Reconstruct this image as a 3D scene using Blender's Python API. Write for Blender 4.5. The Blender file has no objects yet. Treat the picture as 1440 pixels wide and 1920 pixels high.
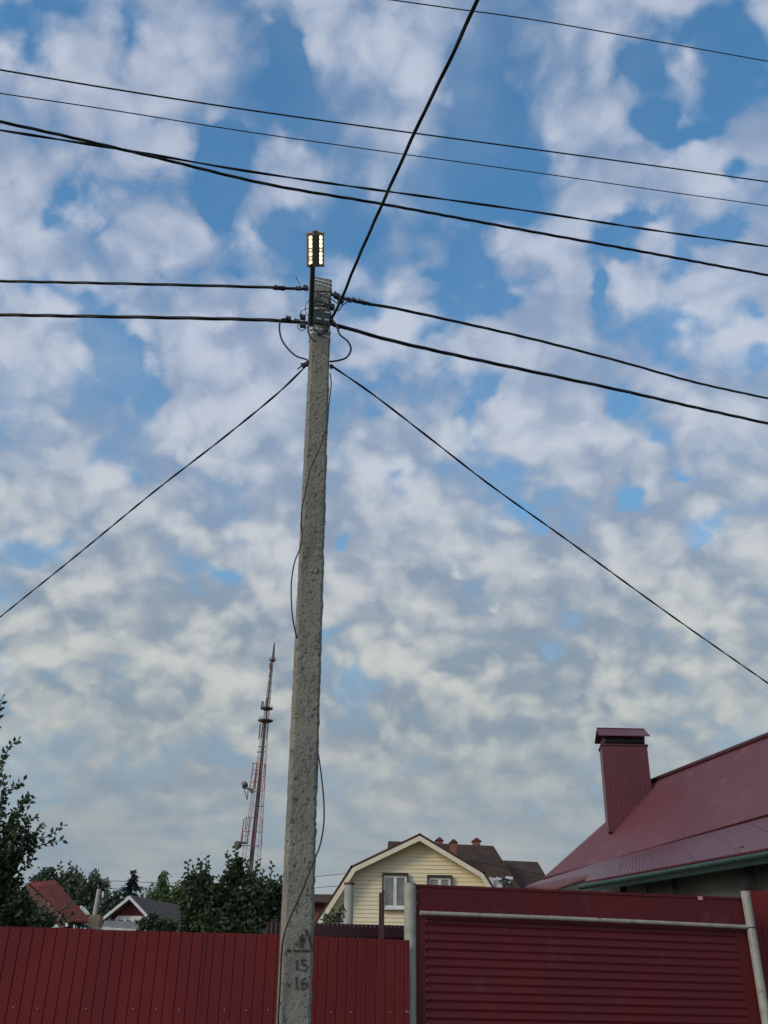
import bpy, math, random
from mathutils import Vector, Matrix, noise
R = math.radians
random.seed(7)
scene = bpy.context.scene
col = scene.collection

# ------------------------------------------------------------------ camera
F_PX = 1700.0; PITCH = R(28.2); ROLL = R(0.8); CAM_H = 1.6
cam_d = bpy.data.cameras.new('camera'); cam = bpy.data.objects.new('camera', cam_d); col.objects.link(cam)
cam_d.sensor_fit = 'VERTICAL'; cam_d.sensor_height = 36; cam_d.lens = F_PX / 1920 * 36
cam_d.clip_start = 0.05; cam_d.clip_end = 6000
cam_m = Matrix.Rotation(math.pi/2 + PITCH, 3, 'X') @ Matrix.Rotation(ROLL, 3, 'Z')
cam.matrix_world = Matrix.Translation((0, 0, CAM_H)) @ cam_m.to_4x4()
scene.camera = cam
CAM = Vector((0, 0, CAM_H))
def ray(px, py): return (cam_m @ Vector(((px-720)/F_PX, (960-py)/F_PX, -1))).normalized()
def U(px, py, Y): d = ray(px, py); return CAM + d*(Y/d.y)          # a point at distance Y in front
def UZ(px, py, z): d = ray(px, py); return CAM + d*((z-CAM_H)/d.z)  # a point at height z

# ------------------------------------------------------------------ exposure, sun
scene.view_settings.view_transform = 'Standard'; scene.view_settings.look = 'None'
scene.view_settings.exposure = 0.0; scene.view_settings.gamma = 1
SUN_DIR = Vector((-0.72, -0.58, 0.44)).normalized()     # towards the sun
sl = bpy.data.lights.new('sun', 'SUN'); sl.energy = 1.25; sl.angle = R(16); sl.color = (1.0, 0.84, 0.66)
so = bpy.data.objects.new('sun', sl); col.objects.link(so)
so.rotation_euler = SUN_DIR.to_track_quat('Z', 'Y').to_euler(); so.location = (0, 0, 30)

# ------------------------------------------------------------------ sky
world = bpy.data.worlds.new('World'); scene.world = world; world.use_nodes = True
def build_sky():
    nt = world.node_tree; N = nt.nodes; L = nt.links; N.clear()
    def val(x, sock):
        if isinstance(x, (int, float)): sock.default_value = x
        elif isinstance(x, (tuple, list, Vector)): sock.default_value = tuple(x)
        else: L.new(x, sock)
    def mth(op, a, b=None, c=None, clamp=False):
        n = N.new('ShaderNodeMath'); n.operation = op; n.use_clamp = clamp; val(a, n.inputs[0])
        if b is not None: val(b, n.inputs[1])
        if c is not None: val(c, n.inputs[2])
        return n.outputs[0]
    def vm(op, a, b=None, s=None):
        n = N.new('ShaderNodeVectorMath'); n.operation = op; val(a, n.inputs[0])
        if b is not None: val(b, n.inputs[1])
        if s is not None: val(s, n.inputs[3])
        return n.outputs['Value'] if op in ('DOT_PRODUCT', 'LENGTH') else n.outputs[0]
    def comb(x, y, z):
        n = N.new('ShaderNodeCombineXYZ'); val(x, n.inputs[0]); val(y, n.inputs[1]); val(z, n.inputs[2]); return n.outputs[0]
    def nz(v, scale, detail, rough=0.5, color=False, dist=0.0):
        n = N.new('ShaderNodeTexNoise'); L.new(v, n.inputs['Vector']); n.inputs['Scale'].default_value = scale
        n.inputs['Detail'].default_value = detail; n.inputs['Roughness'].default_value = rough
        n.inputs['Distortion'].default_value = dist
        return n.outputs['Color'] if color else n.outputs['Fac']
    def mr(x, a, b, c=0.0, d=1.0, smooth=True):
        n = N.new('ShaderNodeMapRange'); n.interpolation_type = 'SMOOTHSTEP' if smooth else 'LINEAR'
        val(x, n.inputs[0]); val(a, n.inputs[1]); val(b, n.inputs[2]); val(c, n.inputs[3]); val(d, n.inputs[4]); return n.outputs[0]
    def mixc(f, a, b, mode='MIX'):
        n = N.new('ShaderNodeMix'); n.data_type = 'RGBA'; n.blend_type = mode; val(f, n.inputs[0])
        val(a if not isinstance(a, tuple) else (*a, 1), n.inputs[6]); val(b if not isinstance(b, tuple) else (*b, 1), n.inputs[7])
        return n.outputs[2]
    tc = N.new('ShaderNodeTexCoord'); d = vm('NORMALIZE', tc.outputs['Generated'])
    sx = N.new('ShaderNodeSeparateXYZ'); L.new(d, sx.inputs[0])
    elev = sx.outputs[2]
    # flat cloud layer seen in perspective: direction projected on a horizontal sheet
    inv = mth('DIVIDE', 1.0, mth('ADD', mth('MAXIMUM', elev, 0.0), 0.66))
    P = vm('MULTIPLY', d, comb(inv, inv, 0.0))
    # a fixed patch of the sky (tangent plane of one fixed direction) where the gaps are laid out
    fwd = Vector((0, math.cos(PITCH), math.sin(PITCH))); up = Vector((0, -math.sin(PITCH), math.cos(PITCH))); rt = Vector((1, 0, 0))
    df = vm('DOT_PRODUCT', d, tuple(fwd)); front = mr(df, 0.25, 0.45)
    dfs = mth('MAXIMUM', df, 0.15)
    cr, sr = math.cos(ROLL), math.sin(ROLL)
    rr = rt*cr + up*sr; uu = up*cr - rt*sr
    u = mth('DIVIDE', vm('DOT_PRODUCT', d, tuple(rr)), dfs); v = mth('DIVIDE', vm('DOT_PRODUCT', d, tuple(uu)), dfs)
    T0 = comb(u, v, 0.0)
    w1 = vm('SUBTRACT', nz(T0, 7.0, 3.0, 0.6, True), (0.5, 0.5, 0.5))
    w2 = vm('SUBTRACT', nz(T0, 26.0, 2.0, 0.6, True), (0.5, 0.5, 0.5))
    T = vm('ADD', vm('ADD', T0, vm('SCALE', w1, s=0.085)), vm('SCALE', w2, s=0.034))
    def blobs(lst, src):
        acc = None
        for (px, py, rx, ry, rot, st) in lst:
            m = N.new('ShaderNodeMapping'); m.vector_type = 'TEXTURE'; L.new(src, m.inputs[0])
            m.inputs[1].default_value = ((px-720)/F_PX, (960-py)/F_PX, 0); m.inputs[2].default_value = (0, 0, R(rot))
            m.inputs[3].default_value = (rx*1.75/F_PX, ry*1.75/F_PX, 1)
            g = N.new('ShaderNodeTexGradient'); g.gradient_type = 'QUADRATIC_SPHERE'; L.new(m.outputs[0], g.inputs[0])
            acc = mth('MULTIPLY_ADD', g.outputs['Fac'], st, acc if acc is not None else 0.0)
        return acc
    GAPS = [(120,15,150,50,0,1.3),(50,80,75,60,0,1.1),(245,60,30,75,0,1.1),(540,115,26,100,5,1.6),(500,150,70,50,0,.5),
     (595,225,42,60,0,1.0),(400,230,60,45,0,.6),(300,195,20,35,0,.6),(425,350,50,95,0,1.9),(455,265,50,55,0,1.0),(520,430,60,45,0,1.5),
     (560,490,70,70,0,1.5),(655,450,70,90,0,1.5),(690,560,80,60,0,1.2),(130,350,80,55,0,1.1),(100,400,35,35,0,1.2),(20,330,40,30,0,.6),
     (110,550,75,30,0,1.1),(190,565,60,35,0,.9),(205,630,50,60,0,1.3),(240,690,45,60,0,1.4),(285,750,35,60,0,1.3),(205,860,55,45,0,1.3),
     (255,900,45,40,0,1.0),(50,1020,75,35,10,1.6),(130,1012,60,18,0,.9),(440,505,35,25,0,.9),(360,830,60,20,-30,.5),(190,420,30,20,0,.5),
     (890,120,60,90,0,2.0),(905,220,75,90,0,2.2),(860,340,100,80,0,1.9),(960,375,80,45,0,1.6),(1000,120,120,130,0,.5),
     (1195,120,50,50,0,1.7),(1290,35,110,50,0,1.8),(1380,70,80,70,0,1.5),(1225,225,60,45,0,1.3),(1290,260,80,30,0,1.3),(1330,180,50,90,0,1.2),
     (1190,395,90,35,0,1.4),(1150,445,60,30,-20,1.3),(1010,290,60,90,0,.9),(1375,320,50,35,0,1.4),(1350,440,80,30,0,1.2),(1280,490,45,45,0,1.1),
     (1122,530,20,60,0,1.4),(1300,610,70,40,-10,1.3),(1400,580,50,30,0,1.2),(885,480,45,60,0,1.5),(920,560,50,35,0,1.4),(790,510,80,35,0,1.2),
     (840,565,50,30,0,1.0),(910,730,60,40,0,1.5),(868,785,28,28,0,1.3),(1160,755,50,45,0,1.7),(1080,795,50,16,0,1.0),(1222,818,30,25,0,1.3),
     (740,890,40,28,0,1.4),(930,885,40,45,0,.9),(975,960,38,18,-35,1.6),(1012,992,22,18,0,1.5),(1190,945,24,30,0,1.3),(1270,880,25,15,0,1.2),
     (1295,990,40,34,0,1.5),(1330,955,40,25,0,1.2),(1410,680,50,28,0,1.4),(1275,690,28,18,0,.9),(405,1065,60,22,0,1.3),(640,1005,28,34,0,1.6),
     (5,1110,40,30,0,1.0),(10,1235,28,22,0,1.0),(700,760,30,30,0,.7),(620,860,25,20,0,.5),(1240,660,40,40,0,.7),(60,560,30,30,0,.5),(820,620,30,30,0,.4)]
    HI = [(350,95,80,70,0,.8),(700,120,100,90,0,.5),(230,90,60,40,0,.3),(760,150,60,90,0,.4),(1270,190,50,60,0,.7),(1230,300,80,40,0,.5),(1320,360,50,50,0,.5),
     (1060,440,50,60,0,.5),(400,620,60,30,0,.7),(760,600,90,40,0,.8),(480,760,70,50,0,.7),(60,900,60,40,0,.5),(690,880,60,40,0,.9),(770,940,70,34,0,1.2),
     (445,985,40,26,0,1.2),(480,1015,60,40,0,.8),(318,978,34,18,0,.8),(160,1085,50,18,0,.7),(330,1010,40,30,0,.3),(440,1110,50,24,0,.8),(370,1160,50,30,0,.7),
     (340,1235,50,28,0,1.0),(1120,825,70,30,0,1.0),(950,985,50,26,0,1.0),(745,1010,26,15,0,.8),(1100,900,60,20,0,.5),(1290,1010,50,15,0,.5),(1230,1080,50,15,0,.3),
     (865,1068,12,9,0,1.0),(932,1135,12,10,0,1.3),(760,1235,70,22,0,.8),(905,1280,30,22,0,1.1),(625,1290,22,40,0,1.0),(1010,1240,40,18,0,.7),(1380,1180,50,24,0,.7),
     (620,1060,30,30,0,.7),(850,1200,50,20,0,.6),(1110,1300,30,14,0,.5),(540,1130,60,40,0,.4),(1060,1070,80,20,0,.5),(1400,1030,50,30,0,.5)]
    gap = mth('MULTIPLY', mth('SMOOTH_MIN', blobs(GAPS, T), 1.10, 0.35), front)
    hi = mth('MULTIPLY', blobs(HI, T), front)
    # puffs
    Pw = vm('ADD', P, vm('SCALE', vm('SUBTRACT', nz(P, 8.0, 3.0, 0.55, True), (0.5, 0.5, 0.5)), s=0.060))
    Pw = vm('ADD', Pw, vm('SCALE', vm('SUBTRACT', nz(P, 42.0, 3.0, 0.6, True), (0.5, 0.5, 0.5)), s=0.014))
    def vor(vec, sc, sm=0.6, ft='SMOOTH_F1'):
        n = N.new('ShaderNodeTexVoronoi'); n.voronoi_dimensions = '2D'; n.feature = ft; n.inputs['Scale'].default_value = sc
        if ft != 'F1': n.inputs['Smoothness'].default_value = sm
        n.inputs['Randomness'].default_value = 1.0; L.new(vec, n.inputs['Vector']); return n.outputs['Distance']
    def billow(vec, fine):
        a_ = mth('MULTIPLY', mth('SUBTRACT', 0.42, vor(vec, 9.5)), 0.62)
        b_ = mth('MULTIPLY', mth('SUBTRACT', 0.42, vor(vec, 21.0, 0.45)), 0.50)
        c_ = mth('MULTIPLY', mth('SUBTRACT', nz(vec, 8.5, fine, 0.62), 0.5), 1.8)
        r_ = mth('ADD', mth('ADD', a_, b_), c_)
        return mth('ADD', r_, mth('MULTIPLY', mth('SUBTRACT', 0.40, vor(vec, 46.0, ft='F1')), 0.24)) if fine > 3 else r_
    puff = billow(Pw, 7.0)
    puff2 = billow(vm('ADD', Pw, (-0.008, 0.021, 0.0)), 3.0)
    big = nz(P, 4.0, 2.0, 0.5)
    back = mth('MULTIPLY', mth('SUBTRACT', 1.0, front), mr(big, 0.42, 0.62, 1.1, 0.0))
    cover = mth('SUBTRACT', mth('ADD', mr(elev, 0.38, 0.70, 0.76, 0.40), mth('MULTIPLY', puff, 1.25)), mth('ADD', mth('MULTIPLY', gap, 0.85), back))
    wisp = mr(nz(P, 3.5, 1.0, 0.5), 0.38, 0.62, 0.40, 0.85)
    dens = mr(cover, mth('MULTIPLY', wisp, -0.7), mth('MULTIPLY', wisp, 1.0))
    low = mr(elev, 0.24, 0.66)                       # 0 near the horizon, 1 high up
    dens = mth('MULTIPLY', dens, mr(elev, 0.30, 0.85, 0.97, 0.88))
    dens = mth('MAXIMUM', dens, mr(nz(P, 4.0, 4.0, 0.6), 0.40, 0.75, 0.02, 0.45))
    # clear sky behind
    sky = N.new('ShaderNodeTexSky'); sky.sky_type = 'NISHITA'; sky.sun_disc = False
    sky.sun_elevation = math.asin(SUN_DIR.z); sky.sun_rotation = math.atan2(SUN_DIR.x, SUN_DIR.y)
    sky.air_density = 1.0; sky.dust_density = 0.6; sky.ozone_density = 2.0
    clear = mixc(1.0, sky.outputs[0], (SKY_K*0.80, SKY_K*1.45, SKY_K*1.62), 'MULTIPLY')
    clear = mixc(mr(elev, 0.72, 0.10, 0.0, 0.72, False), clear, (0.26, 0.35, 0.43))
    # cloud colour: relief of the puffs, warm where thick and catching light, bluish grey underneath
    relief = mth('MULTIPLY', mth('ADD', mth('MULTIPLY', mth('SUBTRACT', puff, puff2), 0.88), mth('MULTIPLY', puff, 0.44)), mr(elev, 0.08, 0.34, 0.35, 1.15))
    tone = mth('ADD', mth('ADD', 0.46, relief), mth('ADD', mth('MULTIPLY', hi, 0.62), mth('MULTIPLY', mth('SUBTRACT', big, 0.5), 0.9)))
    tone = mr(tone, 0.0, 1.16, 0.0, 1.0)
    dark = mixc(low, (0.250, 0.312, 0.375), (0.285, 0.365, 0.515))
    light = mixc(low, (0.575, 0.59, 0.555), (0.56, 0.61, 0.72))
    cloud = mixc(tone, dark, light)
    streak = nz(vm('MULTIPLY', d, (5.0, 5.0, 34.0)), 1.0, 4.0, 0.6)     # long flat banks low over the horizon
    bank = mixc(mr(streak, 0.40, 0.66), (0.265, 0.330, 0.385), (0.385, 0.405, 0.400))
    cloud = mixc(mr(elev, 0.30, 0.08, 0.0, 0.75), cloud, bank)
    glow = mth('POWER', mth('MAXIMUM', vm('DOT_PRODUCT', d, tuple(SUN_DIR)), 0.0), 2.0)   # clouds on the sun's side are lit warm
    cloud = mixc(glow, cloud, (1.15, 0.98, 0.78))
    dens = mth('MAXIMUM', dens, mr(elev, 0.42, 0.24, 0.0, 0.80))
    out = mixc(dens, clear, cloud)
    gnd = mr(elev, -0.02, 0.0)
    out = mixc(gnd, (0.10, 0.10, 0.09), out)
    bg = N.new('ShaderNodeBackground'); L.new(out, bg.inputs[0]); bg.inputs[1].default_value = 1.0
    wo = N.new('ShaderNodeOutputWorld'); L.new(bg.outputs[0], wo.inputs[0])
SKY_K = 0.132
build_sky()
try:
    world.cycles.sampling_method = 'MANUAL'; world.cycles.sample_map_resolution = 512
except Exception: pass

# ------------------------------------------------------------------ helpers
def mat(name, c1, c2=None, scale=6.0, rough=0.6, bump=0.0, bscale=40.0, metallic=0.0, stretch=(1, 1, 1), detail=5.0, lo=0.35, hi=0.65,
        spots=None, spec=0.5, transl=0.0, emit=None, coat=0.0):
    m = bpy.data.materials.new(name); m.use_nodes = True; nt = m.node_tree; N = nt.nodes; L = nt.links
    b = N['Principled BSDF']; b.inputs['Roughness'].default_value = rough; b.inputs['Metallic'].default_value = metallic
    b.inputs['Specular IOR Level'].default_value = spec
    if coat: b.inputs['Coat Weight'].default_value = coat; b.inputs['Coat Roughness'].default_value = 0.3
    geo = N.new('ShaderNodeNewGeometry'); mp = N.new('ShaderNodeMapping'); mp.inputs[3].default_value = stretch
    L.new(geo.outputs['Position'], mp.inputs[0])
    c2 = c2 or tuple(x*0.8 for x in c1)
    nz = N.new('ShaderNodeTexNoise'); nz.inputs['Scale'].default_value = scale; nz.inputs['Detail'].default_value = detail
    L.new(mp.outputs[0], nz.inputs['Vector'])
    mr = N.new('ShaderNodeMapRange'); mr.inputs[1].default_value = lo; mr.inputs[2].default_value = hi; L.new(nz.outputs['Fac'], mr.inputs[0])
    mx = N.new('ShaderNodeMix'); mx.data_type = 'RGBA'; L.new(mr.outputs[0], mx.inputs[0])
    mx.inputs[6].default_value = (*c1, 1); mx.inputs[7].default_value = (*c2, 1); out = mx.outputs[2]
    if spots:    # (colour, scale, threshold, softness)
        sc, ss, th, sf = spots
        n2 = N.new('ShaderNodeTexNoise'); n2.inputs['Scale'].default_value = ss; n2.inputs['Detail'].default_value = 6; n2.inputs['Roughness'].default_value = 0.65
        L.new(mp.outputs[0], n2.inputs['Vector'])
        m2 = N.new('ShaderNodeMapRange'); m2.inputs[1].default_value = th; m2.inputs[2].default_value = th+sf; L.new(n2.outputs['Fac'], m2.inputs[0])
        mx2 = N.new('ShaderNodeMix'); mx2.data_type = 'RGBA'; L.new(m2.outputs[0], mx2.inputs[0]); L.new(out, mx2.inputs[6])
        mx2.inputs[7].default_value = (*sc, 1); out = mx2.outputs[2]
    L.new(out, b.inputs['Base Color'])
    if bump:
        n3 = N.new('ShaderNodeTexNoise'); n3.inputs['Scale'].default_value = bscale; n3.inputs['Detail'].default_value = 6
        L.new(mp.outputs[0], n3.inputs['Vector'])
        bp = N.new('ShaderNodeBump'); bp.inputs['Strength'].default_value = bump; bp.inputs['Distance'].default_value = 0.01
        L.new(n3.outputs['Fac'], bp.inputs['Height']); L.new(bp.outputs[0], b.inputs['Normal'])
    if transl:
        tr = N.new('ShaderNodeBsdfTranslucent'); L.new(out, tr.inputs[0]); ms = N.new('ShaderNodeMixShader'); ms.inputs[0].default_value = transl
        L.new(b.outputs[0], ms.inputs[1]); L.new(tr.outputs[0], ms.inputs[2]); L.new(ms.outputs[0], N['Material Output'].inputs[0])
    if emit:
        b.inputs['Emission Color'].default_value = (*emit[0], 1); b.inputs['Emission Strength'].default_value = emit[1]
    return m

class MB:
    """collects shapes and links them as one mesh object"""
    def __init__(s): s.v = []; s.f = []; s.sm = []
    def add(s, vs, fs, smooth=False):
        o = len(s.v); s.v += [Vector(p) for p in vs]; s.f += [tuple(i+o for i in f) for f in fs]; s.sm += [smooth]*len(fs)
    def hexa(s, p):    # 4 bottom + 4 top corners
        s.add(p, [(3,2,1,0), (4,5,6,7), (0,1,5,4), (1,2,6,5), (2,3,7,6), (3,0,4,7)])
    def box(s, c, size, rot=None):
        c = Vector(c); hx, hy, hz = [q/2 for q in size]; m = rot or Matrix.Identity(3)
        s.hexa([c + m @ Vector(q) for q in ((-hx,-hy,-hz),(hx,-hy,-hz),(hx,hy,-hz),(-hx,hy,-hz),(-hx,-hy,hz),(hx,-hy,hz),(hx,hy,hz),(-hx,hy,hz))])
    def slab(s, pts, off):   # polygon extruded by the vector off
        n = len(pts); off = Vector(off); a = [Vector(p) for p in pts]; b = [p+off for p in a]
        s.add(a+b, [tuple(reversed(range(n))), tuple(range(n, 2*n))] + [(i, (i+1) % n, (i+1) % n + n, i+n) for i in range(n)])
    def tube(s, pts, r, k=8, cap=True, smooth=True):
        pts = [Vector(p) for p in pts]; n = len(pts); rs = r if isinstance(r, (list, tuple)) else [r]*n
        vs = []; up = None
        for i, p in enumerate(pts):
            t = (pts[min(i+1, n-1)] - pts[max(i-1, 0)])
            t = t.normalized() if t.length > 1e-9 else Vector((0, 0, 1))
            if up is None:
                up = Vector((0, 0, 1)) if abs(t.z) < 0.9 else Vector((1, 0, 0))
            a = (up - t*up.dot(t)).normalized(); b = t.cross(a); up = a
            for j in range(k):
                th = 2*math.pi*j/k; vs.append(p + (a*math.cos(th) + b*math.sin(th))*rs[i])
        fs = [(i*k+j, i*k+(j+1) % k, (i+1)*k+(j+1) % k, (i+1)*k+j) for i in range(n-1) for j in range(k)]
        s.add(vs, fs, smooth)
        if cap: s.add([vs[j] for j in range(k)], [tuple(reversed(range(k)))]); s.add(vs[-k:], [tuple(range(k))])
    def build(s, name, m, parent=None, loc=None):
        if parent is not None: o0 = parent['_w'] if '_w' in parent else (0, 0, 0); org = Vector(o0)
        else: org = Vector(loc) if loc is not None else Vector((0, 0, 0))
        me = bpy.data.meshes.new(name); me.from_pydata([tuple(p-org) for p in s.v], [], s.f); me.update()
        me.polygons.foreach_set('use_smooth', s.sm); me.materials.append(m)
        o = bpy.data.objects.new(name, me); col.objects.link(o)
        if parent is not None:
            o.parent = parent; o['_w'] = tuple(org)
        else: o.location = org; o['_w'] = tuple(org)
        return o
def tag(o, label=None, cat=None, group=None, kind=None):
    if label: o['label'] = label
    if cat: o['category'] = cat
    if group: o['group'] = group
    if kind: o['kind'] = kind
    return o
def thing(name, loc, label, cat, group=None):
    o = bpy.data.objects.new(name, None); col.objects.link(o); o.location = loc; o['_w'] = tuple(loc); o.empty_display_size = 0.2
    return tag(o, label, cat, group)
def spline(pts, n=10):     # Catmull-Rom through 2-tuples or Vectors
    P = [Vector(p) if len(p) == 3 else Vector((p[0], p[1], 0)) for p in pts]; P = [P[0]*2-P[1]] + P + [P[-1]*2-P[-2]]; out = []
    for i in range(1, len(P)-2):
        for k in range(n):
            t = k/n; a, b, c, d = P[i-1], P[i], P[i+1], P[i+2]
            out.append(0.5*((2*b) + (c-a)*t + (2*a-5*b+4*c-d)*t*t + (3*b-a-3*c+d)*t**3))
    out.append(P[-2]); return out

# ------------------------------------------------------------------ materials
M = {}
M['ground'] = mat('ground_soil', (0.09, 0.085, 0.06), (0.05, 0.07, 0.03), 0.8, 0.95, 0.5, 8)
M['concrete'] = mat('weathered_concrete', (0.205, 0.195, 0.165), (0.280, 0.268, 0.232), 5, 0.92, 1.0, 48, lo=.3, hi=.7, spots=((0.075, 0.068, 0.055), 30, 0.565, 0.06))
M['fence'] = mat('cherry_painted_sheet', (0.200, 0.024, 0.023), (0.160, 0.021, 0.024), 1.6, 0.52, 0.06, 3, lo=.3, hi=.7, stretch=(1, 1, .35), spec=.22, spots=((0.15, 0.05, 0.045), 2.2, 0.60, 0.25))
M['gate'] = mat('wine_painted_sheet', (0.094, 0.013, 0.020), (0.122, 0.016, 0.018), 0.9, 0.46, 0.05, 3, lo=.3, hi=.7, spec=.22, spots=((0.13, 0.045, 0.045), 2.6, 0.60, 0.25))
M['gate_dark'] = mat('dark_wine_sheet', (0.072, 0.022, 0.032), None, 2, 0.5)
M['roof_red'] = mat('wine_metal_roof', (0.135, 0.034, 0.042), (0.108, 0.028, 0.035), 0.5, 0.42, 0.08, 2.5, spec=.42, spots=((0.18, 0.075, 0.075), 1.7, 0.55, 0.3))
M['roof_chim'] = mat('wine_chimney_sheet', (0.125, 0.026, 0.036), None, 0.9, 0.45)
M['roof_old'] = mat('faded_red_roof', (0.30, 0.060, 0.042), (0.20, 0.045, 0.034), 2.5, 0.85, spec=.15, stretch=(3, .5, .5))
M['black'] = mat('black_plastic', (0.018, 0.02, 0.026), None, 20, 0.5)
M['wire'] = mat('black_cable_sheath', (0.016, 0.019, 0.027), None, 8, 0.5, spec=.35)
M['dark_metal'] = mat('dark_grey_paint', (0.035, 0.038, 0.045), None, 10, 0.5)
M['galv'] = mat('galvanised_pipe', (0.42, 0.415, 0.37), (0.30, 0.30, 0.265), 9, 0.55, 0.2, 60, stretch=(1, 1, 1), spots=((0.20, 0.13, 0.08), 13, 0.63, 0.05))
M['rail'] = mat('dull_painted_rail', (0.36, 0.33, 0.30), (0.27, 0.25, 0.22), 12, 0.5, 0.2, 60, spots=((0.16, 0.08, 0.05), 12, 0.62, 0.06))
M['band'] = mat('steel_band', (0.62, 0.62, 0.60), (0.42, 0.42, 0.42), 25, 0.4, metallic=.3)
M['mark'] = mat('faded_black_marking', (0.022, 0.020, 0.017), (0.06, 0.055, 0.048), 22, 0.95)
M['lamp_grey'] = mat('lamp_grey_housing', (0.26, 0.235, 0.20), None, 10, 0.6)
M['led'] = mat('lit_led', (0.9, 0.85, 0.7), None, 5, 0.4, emit=((1.0, 0.84, 0.48), 2.7))
M['led_board'] = mat('led_reflector', (0.30, 0.27, 0.18), None, 5, 0.4, emit=((1.0, 0.85, 0.5), 0.25))
M['siding'] = mat('pale_yellow_siding', (0.84, 0.745, 0.52), (0.79, 0.70, 0.49), 0.9, 0.6, 0.05, 20)
M['cream'] = mat('cream_board', (0.80, 0.73, 0.55), (0.70, 0.64, 0.49), 2, 0.6)
M['brown_roof'] = mat('brown_roof_sheet', (0.080, 0.048, 0.042), (0.062, 0.038, 0.034), 0.6, 0.7, 0.1, 5, spec=.2)
M['brown_far'] = mat('brown_shingle_roof', (0.088, 0.056, 0.045), (0.066, 0.043, 0.036), 1.5, 0.95, 0.3, 12, spec=.12)
M['brick'] = mat('red_brick', (0.27, 0.11, 0.075), (0.20, 0.08, 0.06), 14, 0.9, 0.3, 30)
M['beige_brick'] = mat('beige_brick', (0.33, 0.24, 0.155), (0.25, 0.18, 0.12), 14, 0.9, 0.3, 30)
M['white'] = mat('white_pvc', (0.74, 0.74, 0.72), None, 5, 0.4)
M['glass'] = mat('window_glass', (0.12, 0.13, 0.125), (0.25, 0.26, 0.25), 1.4, 0.08, spec=.8, lo=.4, hi=.6)
M['wood_dark'] = mat('dark_window_trim', (0.035, 0.028, 0.025), None, 6, 0.7)
M['wood'] = mat('brown_timber', (0.13, 0.06, 0.045), (0.075, 0.04, 0.03), 6, 0.85, 0.3, 30, stretch=(1, 1, .2))
M['grey_wall'] = mat('grey_board_wall', (0.26, 0.26, 0.25), (0.13, 0.135, 0.14), 1.2, 0.9, 0.4, 12, stretch=(.6, .6, 1.6))
M['pale_panel'] = mat('pale_wall_panel', (0.28, 0.28, 0.265), None, 2, 0.8)
M['green_gutter'] = mat('green_gutter_paint', (0.022, 0.058, 0.050), (0.014, 0.036, 0.033), 5, 0.4)
M['slate'] = mat('grey_slate_sheet', (0.23, 0.22, 0.20), (0.15, 0.145, 0.13), 3, 0.9, .3, 15)
M['tile_grey'] = mat('grey_brown_shingles', (0.17, 0.14, 0.12), (0.11, 0.09, 0.078), 8, 0.95, spec=.15)
M['asbestos'] = mat('pale_cement_pipe', (0.46, 0.47, 0.42), (0.37, 0.38, 0.34), 3, 0.85)
M['pink'] = mat('pale_pink_sticker', (0.62, 0.36, 0.33), None, 5, 0.6)
M['bark'] = mat('dark_bark', (0.055, 0.045, 0.035), (0.03, 0.026, 0.02), 20, 0.95, .5, 40, stretch=(1, 1, .3))
M['tower_red'] = mat('tower_red_steel', (0.36, 0.12, 0.11), None, .5, 0.7)
M['tower_dark'] = mat('tower_dark_steel', (0.115, 0.09, 0.09), None, .5, 0.7)
M['tower_pale'] = mat('tower_pale_steel', (0.44, 0.36, 0.36), (0.42, 0.20, 0.19), .12, 0.7, lo=.48, hi=.52)
M['antenna_grey'] = mat('antenna_grey_cover', (0.20, 0.21, 0.23), None, .5, 0.6)
def leafmat(n, a, b): return mat(n, a, b, 9.0, 0.55, transl=0.22, lo=.3, hi=.7, detail=2, spec=.3)
M['leaf_dark'] = leafmat('dark_leaf', (0.030, 0.052, 0.024), (0.045, 0.075, 0.030))
M['leaf_mid'] = leafmat('mid_leaf', (0.034, 0.056, 0.028), (0.060, 0.094, 0.040))
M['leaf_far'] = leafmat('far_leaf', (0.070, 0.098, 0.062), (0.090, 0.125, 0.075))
M['leaf_light'] = leafmat('light_leaf', (0.075, 0.125, 0.040), (0.10, 0.155, 0.05))
M['leaf_spruce'] = leafmat('spruce_needle', (0.022, 0.042, 0.034), (0.032, 0.056, 0.042))

# ------------------------------------------------------------------ ground
g = MB(); n = 40; S = 1600
vs = [((i/n-.5)*2*S, (j/n-.5)*2*S + 600, 0.0) for j in range(n+1) for i in range(n+1)]
g.add(vs, [(j*(n+1)+i, j*(n+1)+i+1, (j+1)*(n+1)+i+1, (j+1)*(n+1)+i) for j in range(n) for i in range(n)])
tag(g.build('ground', M['ground']), kind='structure')

# ------------------------------------------------------------------ sheets
def frame_of(A, B):
    A = Vector(A); B = Vector(B); t = (B-A); Ln = t.length; t.normalize(); nrm = Vector((t.y, -t.x, 0)).normalized()
    if nrm.y > 0: nrm = -nrm
    return A, t, Ln, nrm         # nrm faces the camera
def profiled_sheet(mb, A, B, zb0, prof, period, rows=8, wob=0.003, seed=0, thick=0.0, top_fn=None):
    """vertical ribbed sheet from top corner A to top corner B, down to height zb0"""
    A, t, Ln, nrm = frame_of(A, B)
    ss = []; k = 0
    while True:
        stop = False
        for (a, o) in prof:
            s = k*period + a*period
            if s >= Ln: stop = True; break
            ss.append((s, o))
        if stop: break
        k += 1
    ss.append((Ln, 0))
    vs = []; nc = len(ss)
    for r in range(rows+1):
        for (s, o) in ss:
            top = A + t*s; z = top.z + (zb0-top.z)*r/rows
            w = wob*noise.noise(Vector((s*1.3+seed, z*1.7, seed*3.1)))
            vs.append(Vector((top.x, top.y, z)) + nrm*(o+w))
    fs = [(r*nc+i, (r+1)*nc+i, (r+1)*nc+i+1, r*nc+i+1) for r in range(rows) for i in range(nc-1)]
    mb.add(vs, fs)
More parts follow.
